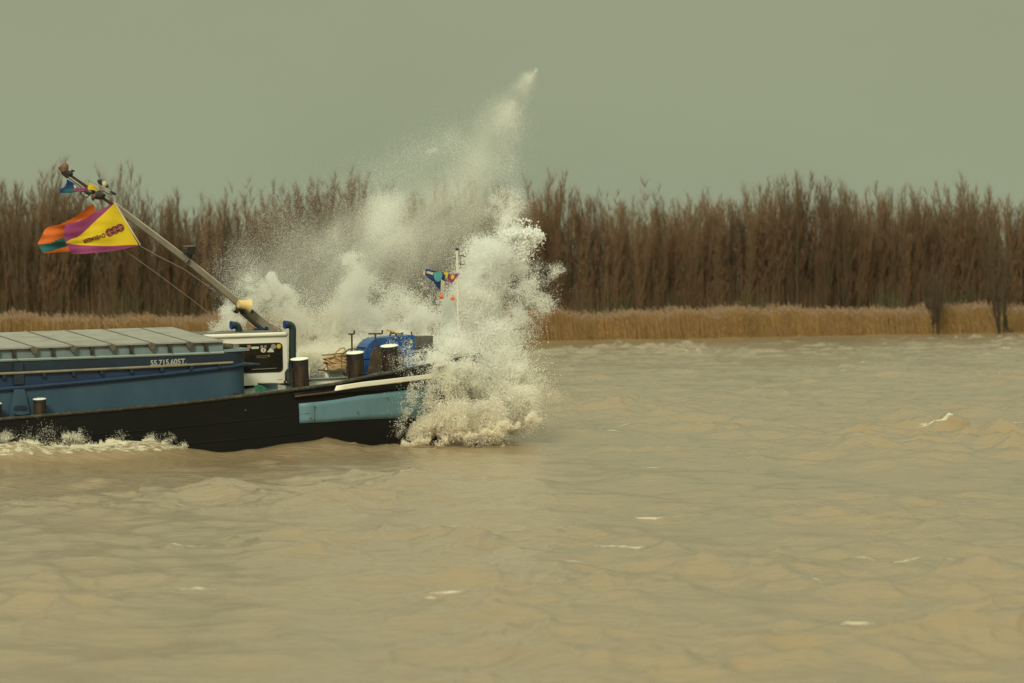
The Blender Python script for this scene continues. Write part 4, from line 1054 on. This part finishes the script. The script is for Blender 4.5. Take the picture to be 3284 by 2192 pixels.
# ================================================================== SPRAY
PT = []; 
def jet(n, a, b, D, ra, rb, dep=1.0, rad=(3, 5), thr=.4, soft=.25, gain=1.0, sig=.5, tp=1.0, nf=2.0, stretch=1.0, mud=0.0, warp=.3):
    """droplets thrown along the line a->b (photo px) at distance D metres; ra/rb half widths (px), dep depth as a share of width"""
    k = 158.0; n = int(n*1.4); rad = (rad[0]*.8, rad[1]*.8)
    t = rng.random(n) ** tp
    A = np.array(at(*a, D)); B_ = np.array(at(*b, D)); ax_ = B_-A; ll = np.linalg.norm(ax_); ax_ = ax_/max(ll, 1e-6)
    pe = np.array([-ax_[2], 0, ax_[0]]); rr = (ra + (rb-ra)*t)/k
    g1 = rng.normal(size=n)*sig; g2 = rng.normal(size=n)*sig
    P = A + ax_*(t*ll)[:,None] + pe*(g1*rr)[:,None] + np.array([0, 1, 0])*(g2*rr*dep)[:,None] + ax_*(rng.normal(size=n)*.25*rr)[:,None]
    # turbulence
    Q = P*nf*.8; wv = np.stack([fbm(Q+11, 2), fbm(Q+37, 2), fbm(Q+71, 2)], 1) - .5
    P = P + wv*warp*2.2*rr[:,None]
    q = np.stack([(P@ax_)*nf/stretch, (P@pe)*nf, P[:,1]*nf*.6], 1)
    nz_ = fbm(q, 4)
    keep = rng.random(n) < np.clip((nz_-thr)/soft, 0, 1)*gain
    P = P[keep]; r_ = rng.uniform(rad[0], rad[1], len(P))*.001 * (1 + .8*(rng.random(len(P)) < .06))
    PT.append((P, r_, np.full(len(P), mud) if np.isscalar(mud) else mud))
def emit(name, label, cat='spray'):
    global PT
    P = np.concatenate([p[0] for p in PT]); r_ = np.concatenate([p[1] for p in PT]); md = np.concatenate([p[2] for p in PT]); PT = []
    ok = P[:,2] > -.1; P = P[ok]; r_ = r_[ok]; md = md[ok]
    md = np.clip(md + np.clip((2.4-P[:,2])*.20, 0, .40), 0, 1)
    print(name, len(P))
    me = bpy.data.meshes.new(name); me.vertices.add(len(P)); me.vertices.foreach_set('co', P.astype(np.float32).ravel())
    x = me.attributes.new('drop_radius', 'FLOAT', 'POINT'); x.data.foreach_set('value', r_.astype(np.float32))
    x = me.attributes.new('mud', 'FLOAT', 'POINT'); x.data.foreach_set('value', md.astype(np.float32))
    me.materials.append(M_spray)
    o = link(name, me); tag(o, label, cat, kind='stuff')
    md_ = o.modifiers.new('droplets', 'NODES'); md_.node_group = NG
    return o
M_spray = bpy.data.materials.new('spray_droplets'); M_spray.use_nodes = True; t = M_spray.node_tree
for n_ in list(t.nodes): t.nodes.remove(n_)
oo = t.nodes.new('ShaderNodeOutputMaterial'); df = t.nodes.new('ShaderNodeBsdfDiffuse'); tl = t.nodes.new('ShaderNodeBsdfTranslucent'); mxs = t.nodes.new('ShaderNodeMixShader')
mxs.inputs[0].default_value = .45
aa_ = t.nodes.new('ShaderNodeAttribute'); aa_.attribute_name = 'mud'; mc = t.nodes.new('ShaderNodeMix'); mc.data_type = 'RGBA'
mc.inputs['A'].default_value = (.985, .985, .97, 1); mc.inputs['B'].default_value = (.95, .83, .60, 1)
t.links.new(aa_.outputs['Fac'], mc.inputs['Factor']); t.links.new(mc.outputs['Result'], df.inputs[0]); t.links.new(mc.outputs['Result'], tl.inputs[0])
t.links.new(df.outputs[0], mxs.inputs[1]); t.links.new(tl.outputs[0], mxs.inputs[2]); t.links.new(mxs.outputs[0], oo.inputs[0])
NG = bpy.data.node_groups.new('droplets', 'GeometryNodeTree')
NG.interface.new_socket('Geometry', in_out='INPUT', socket_type='NodeSocketGeometry'); NG.interface.new_socket('Geometry', in_out='OUTPUT', socket_type='NodeSocketGeometry')
gi = NG.nodes.new('NodeGroupInput'); go = NG.nodes.new('NodeGroupOutput'); m2p = NG.nodes.new('GeometryNodeMeshToPoints'); na = NG.nodes.new('GeometryNodeInputNamedAttribute'); na.data_type = 'FLOAT'; na.inputs['Name'].default_value = 'drop_radius'
sm_ = NG.nodes.new('GeometryNodeSetMaterial'); sm_.inputs['Material'].default_value = M_spray
NG.links.new(gi.outputs[0], m2p.inputs['Mesh']); NG.links.new(na.outputs['Attribute'], m2p.inputs['Radius']); NG.links.new(m2p.outputs[0], sm_.inputs['Geometry']); NG.links.new(sm_.outputs[0], go.inputs[0])

# -- the right-hand plume at the bow
K = dict(soft=.45)
jet(90000, (1550,1330), (1530,1150), 77.8, 150, 105, rad=(5,10), thr=.2, mud=.1, **K)
jet(110000, (1530,1200), (1500,950), 79.2, 105, 78, rad=(4,9), thr=.2, **K)
jet(90000, (1500,1000), (1590,800), 79.3, 72, 75, rad=(4,9), thr=.25, **K)
jet(54000, (1570,850), (1675,755), 79.3, 64, 50, rad=(4,10), thr=.36, nf=4, **K)
jet(4500, (1620,745), (1722,742), 79, 40, 24, rad=(8,20), thr=.40, nf=5)
jet(3500, (1640,830), (1733,745), 79, 45, 20, rad=(8,19), thr=.40, nf=5)
jet(70000, (1520,1250), (1420,1130), 77.8, 110, 70, rad=(4,10), thr=.36, nf=3, **K)
jet(90000, (1600,1300), (1560,1050), 78.2, 135, 70, rad=(5,10), thr=.25, mud=.05, **K)
jet(34000, (1560,1350), (1700,1310), 77.2, 70, 55, rad=(5,12), thr=.33, nf=3)
jet(22000, (1640,1180), (1695,1300), 77.4, 40, 35, rad=(5,12), thr=.38, nf=4)
jet(40000, (1540,1080), (1635,1150), 78.4, 80, 50, rad=(4,10), thr=.36, nf=3, **K)
# spray flung off its right flank
jet(34000, (1630,860), (1770,960), 79, 75, 80, rad=(3,7), thr=.46, soft=.3, nf=3, sig=.45)
jet(7000, (1680,900), (1815,855), 79, 50, 12, rad=(3,6), thr=.40, soft=.4, nf=3, tp=1.0)
jet(36000, (1620,900), (1640,1100), 79, 110, 70, rad=(3,8), thr=.44, soft=.3, nf=3)
jet(14000, (1640,1050), (1700,980), 79, 60, 60, rad=(3,7), thr=.46, nf=4)
# -- foam mound at the foot and drops over the hull
jet(80000, (1450,1365), (1600,1340), 75.8, 105, 60, rad=(5,12), thr=.34, nf=2.5, mud=.05, soft=.35)
jet(50000, (1310,1408), (1480,1340), 75.0, 26, 75, rad=(5,11), thr=.34, nf=3, mud=.05)
jet(60000, (1400,1330), (1470,1180), 75.4, 70, 90, rad=(4,10), thr=.42, nf=3.5, mud=.05)
jet(26000, (1350,1310), (1380,1140), 75.2, 42, 55, rad=(4,10), thr=.44, nf=5)
jet(9000, (1262,1400), (1335,1230), 74.7, 32, 45, rad=(3,8), thr=.42, nf=6)
jet(5000, (1260,1330), (1310,1150), 74.7, 50, 65, rad=(3,7), thr=.38, nf=6)
jet(2500, (1270,1160), (1310,1100), 75.5, 60, 50, rad=(3,6), thr=.36, nf=6)
jet(80000, (1440,1250), (1560,1230), 76.5, 75, 120, rad=(4,10), thr=.34, nf=2.5, **K)
jet(26000, (1400,1160), (1470,1090), 77.8, 60, 60, rad=(4,9), thr=.42, nf=4)
jet(26000, (1350,1110), (1440,1130), 77.8, 45, 60, rad=(4,8), thr=.44, nf=4)
# -- the plume behind the foredeck
jet(120000, (1180,1130), (1160,900), 81.3, 150, 70, rad=(3.5,8), thr=.32, nf=2.2, **K)
jet(60000, (1150,960), (1125,815), 81.3, 60, 34, rad=(3,7), thr=.40, nf=3, soft=.35)
jet(100000, (1260,1120), (1290,950), 81.3, 130, 80, rad=(3.5,8), thr=.34, nf=2.5, **K)
jet(28000, (1320,1090), (1350,990), 80.8, 80, 50, rad=(3,7), thr=.43, nf=3.5, soft=.35)
jet(70000, (1050,1130), (1110,1000), 81.3, 110, 70, rad=(3.5,8), thr=.34, nf=2.5, mud=.2, **K)
# white water falling on the far side of the foredeck
jet(70000, (1000,1150), (1320,1110), 79.3, 50, 50, dep=.9, rad=(4,9), thr=.24, mud=.2, **K)
jet(50000, (960,1160), (1120,1160), 78.5, 40, 34, dep=.8, rad=(4,9), thr=.24, mud=.25, **K)
jet(18000, (1340,1060), (1410,1020), 80.4, 50, 50, rad=(3,7), thr=.44, nf=4)
jet(8000, (1350,980), (1400,900), 80.4, 60, 50, rad=(2.5,6), thr=.42, nf=4)
# -- the small plume behind the cabin
jet(80000, (985,1130), (925,960), 82, 95, 60, rad=(3,7), thr=.42, nf=3.5, mud=.1, soft=.35, tp=1.3)
jet(20000, (925,970), (864,878), 82, 46, 12, rad=(3,6), thr=.42, nf=4)
jet(40000, (900,1020), (775,910), 82, 75, 50, rad=(2.5,6), thr=.44, nf=3.5)
jet(22000, (860,1040), (705,1000), 82, 60, 40, rad=(2.5,5), thr=.44, nf=3.5)
jet(12000, (760,1050), (685,1050), 82, 40, 30, rad=(2.5,5), thr=.44, nf=3.5)
jet(120000, (1540,1250), (1520,980), 78.6, 90, 62, rad=(4,9), thr=.12, **K)
jet(60000, (1600,1240), (1600,1130), 78.0, 80, 50, rad=(4,9), thr=.18, **K)
jet(50000, (1600,1340), (1640,1250), 77.0, 90, 60, rad=(4,10), thr=.25, **K)
jet(50000, (1520,960), (1600,800), 79.0, 55, 55, rad=(4,9), thr=.2, nf=3, **K)
jet(90000, (1500,1150), (1530,930), 78.4, 60, 62, rad=(3.5,8), thr=.1, mud=.12, **K)
jet(70000, (1500,1010), (1600,800), 78.7, 56, 60, rad=(3.5,8), thr=.16, nf=2.5, **K)
jet(50000, (1385,1185), (1490,1135), 76.0, 34, 50, dep=.8, rad=(4,9), thr=.22, nf=4, **K)
jet(30000, (1390,1230), (1450,1180), 75.6, 34, 45, dep=.8, rad=(4,9), thr=.28, nf=4, **K)
emit('bow_spray', 'tall plumes of white spray bursting over the barge bow')
# -- fine mist hanging between and above: droplets too small to see one by one, with larger drops among them
def mist(n, a, b, D, ra, rb, thr=.3, soft=.6, nf=.9, r=(1.8, 3.4), **k): jet(n, a, b, D, ra, rb, rad=r, thr=thr, soft=soft, nf=nf, **k)
mist(120000, (1150,950), (1380,720), 80.8, 260, 230, sig=.5)
mist(90000, (980,950), (1230,760), 81.3, 230, 200, sig=.5)
mist(50000, (1400,900), (1520,650), 80.5, 180, 150)
mist(80000, (1240,790), (1255,640), 80.8, 100, 75, thr=.2)
mist(60000, (1200,760), (1320,740), 80.8, 70, 70, thr=.3, nf=2.5)
mist(60000, (1350,640), (1600,480), 80.5, 170, 130, thr=.25)
mist(50000, (1520,580), (1630,340), 80.5, 140, 75, thr=.30, nf=1.6)
mist(20000, (1610,560), (1655,330), 80.5, 50, 30, thr=.34, nf=2.2)
mist(17000, (1600,430), (1695,240), 80.5, 75, 26, thr=.32, nf=2.2)
mist(1500, (1690,262), (1722,220), 80.5, 13, 6, thr=.2, r=(2.5,4))
mist(9000, (1600,400), (1650,330), 80.5, 24, 16, thr=.3, nf=2)
mist(24000, (1180,600), (1480,440), 80.5, 80, 80, thr=.3)
mist(1500, (1370,488), (1402,478), 80.5, 14, 8, thr=.2, nf=2)
mist(60000, (880,900), (1000,760), 81.5, 180, 150)
mist(40000, (740,950), (860,850), 81.5, 120, 120)
mist(80000, (1560,660), (1640,600), 80, 95, 70, thr=.33, nf=1.8)
mist(60000, (1600,640), (1660,760), 79.6, 50, 50, thr=.40, nf=4, r=(2.5,5))
mist(9000, (1640,350), (1712,232), 80.5, 34, 13, thr=.3, nf=2.5)
emit('spray_mist', 'fine mist of blown spray drifting above the barge bow')
# the finest part as a real volume of air and water
VB = [  # centre px, half length px, half width px, angle (deg, up to the right), strength
 (1290,760,330,240,30,1.0),(1050,860,300,210,30,.75),(850,940,190,120,25,.55),(1250,700,95,110,80,.9),(1460,640,260,130,45,.9),
 (1560,460,250,105,60,.75),(1645,325,150,48,60,.6),(1682,268,90,26,62,.75),(1400,480,230,60,32,.5),(1560,680,130,130,60,.8),(1190,560,170,60,25,.35),(1530,1060,210,85,78,1.7,79.2),(1620,830,130,80,50,1.5,79.3),(1540,1260,150,120,90,1.0,78.2),(1130,980,190,90,80,.9),(930,1040,120,80,110,.9,81.4),(1430,1260,110,70,70,.5,77.2)]
vm_ = bpy.data.materials.new('fine_spray_air'); vm_.use_nodes = True; t = vm_.node_tree
for n_ in list(t.nodes): t.nodes.remove(n_)
def N(tp, **k):
    nn = t.nodes.new(tp)
    for a, c in k.items(): setattr(nn, a, c)
    return nn
vo = N('ShaderNodeOutputMaterial'); pv = N('ShaderNodeVolumePrincipled'); geo = N('ShaderNodeNewGeometry')
pv.inputs['Color'].default_value = (.985, .985, .96, 1); pv.inputs['Anisotropy'].default_value = .2
tot = None
for (px, py, ha, hb, an, st, *dd) in VB:
    D = dd[0] if dd else 80.8; c_ = at(px, py, D)
    mp_ = N('ShaderNodeMapping', vector_type='TEXTURE')
    mp_.inputs['Location'].default_value = c_; mp_.inputs['Rotation'].default_value = (0, -R(an), 0)
    mp_.inputs['Scale'].default_value = (ha/158, 1.1 if hb > 70 else .6, hb/158)
    t.links.new(geo.outputs['Position'], mp_.inputs[0])
    dt = N('ShaderNodeVectorMath', operation='DOT_PRODUCT'); t.links.new(mp_.outputs[0], dt.inputs[0]); t.links.new(mp_.outputs[0], dt.inputs[1])
    mr_ = N('ShaderNodeMapRange', interpolation_type='SMOOTHSTEP'); mr_.inputs['From Min'].default_value = 1.0; mr_.inputs['From Max'].default_value = 0.0
    mr_.inputs['To Min'].default_value = 0.0; mr_.inputs['To Max'].default_value = st
    t.links.new(dt.outputs['Value'], mr_.inputs['Value'])
    if tot is None: tot = mr_.outputs[0]
    else:
        ad_ = N('ShaderNodeMath', operation='ADD'); t.links.new(tot, ad_.inputs[0]); t.links.new(mr_.outputs[0], ad_.inputs[1]); tot = ad_.outputs[0]
mpn_ = N('ShaderNodeMapping', vector_type='TEXTURE'); mpn_.inputs['Rotation'].default_value = (0, R(-55), 0); mpn_.inputs['Scale'].default_value = (1.9, 1, .8)
t.links.new(geo.outputs['Position'], mpn_.inputs[0])
nz_ = N('ShaderNodeTexNoise'); nz_.inputs['Scale'].default_value = 1.5; nz_.inputs['Detail'].default_value = 4; nz_.inputs['Roughness'].default_value = .6
t.links.new(mpn_.outputs[0], nz_.inputs[0])
mr_ = N('ShaderNodeMapRange'); mr_.inputs['From Min'].default_value = .36; mr_.inputs['From Max'].default_value = .66; mr_.inputs['To Min'].default_value = .05; mr_.inputs['To Max'].default_value = 1.0
t.links.new(nz_.outputs[0], mr_.inputs['Value'])
ml = N('ShaderNodeMath', operation='MULTIPLY'); t.links.new(tot, ml.inputs[0]); t.links.new(mr_.outputs[0], ml.inputs[1])
m2 = N('ShaderNodeMath', operation='MULTIPLY'); t.links.new(ml.outputs[0], m2.inputs[0]); m2.inputs[1].default_value = MIST_K = 0.55
t.links.new(m2.outputs[0], pv.inputs['Density']); t.links.new(pv.outputs[0], vo.inputs['Volume'])
a_ = at(640, 1090, 80.8); b_ = at(1800, 170, 80.8)
m = MB(); m.box((a_.x, 76.4, a_.z-.1), (b_.x, 82.4, b_.z)); o = m.build('drifting_mist', vm_)
tag(o, 'thin veil of finest spray hanging over the bow and in front of the wood', 'mist', kind='stuff')
cy.volume_bounces = 3; cy.volume_step_rate = 0.6; cy.volume_max_steps = 64
# -- wash along the hull side
def hd(px): return 70.15 + px*.0031
for k in range(34):
    x = -20 + k*17.5; y = 1442 + 5*math.sin(k*1.7) - 6*math.exp(-((x-85)/40)**2); rr = 12 + 7*abs(math.sin(k*1.13)) + 7*math.exp(-((x-75)/38)**2) - 7*max(0, (x-480)/100)
    jet(5200, (x-20, y+4), (x+20, y+2), hd(x), rr*.8, rr*.8, dep=1.6, rad=(3.5,8), thr=.30, nf=5, mud=.10, sig=.42)
for (x, y, rr, n_) in [(82,1424,18,3500),(345,1418,13,4000),(385,1416,12,3500),(480,1412,11,3500),(505,1420,10,2600),(430,1424,12,3000)]:
    jet(n_, (x-22, y+6), (x+22, y+2), hd(x), rr*.75, rr*.75, rad=(3.5,8), thr=.36, nf=5, mud=.10, sig=.42)
for (x, y, x2, y2, n_, w_) in [(60,1425,90,1385,300,32),(140,1424,125,1372,450,50),(200,1420,215,1385,2200,28),(250,1425,240,1385,1200,32),(215,1405,222,1388,500,7),(530,1425,545,1395,900,20),(20,1420,10,1390,900,34),(560,1438,600,1430,500,14),(380,1420,370,1395,500,32),(495,1430,480,1400,700,24)]:
    jet(n_, (x,y), (x2,y2), hd(x), w_, w_*.8, rad=(2.5,6), thr=.36, nf=7)
jet(7000, (1290,1424), (1420,1416), 74.2, 8, 14, rad=(4,9), thr=.4, nf=6, mud=.2)
jet(11000, (1420,1412), (1600,1378), 74.4, 12, 12, rad=(4,9), thr=.46, nf=6, mud=.2)
jet(9000, (1600,1372), (1740,1335), 74.9, 12, 20, rad=(4,9), thr=.42, nf=6, mud=.05)
emit('hull_wash', 'churning white foam and drops washing along the black hull side')
print('DONE')
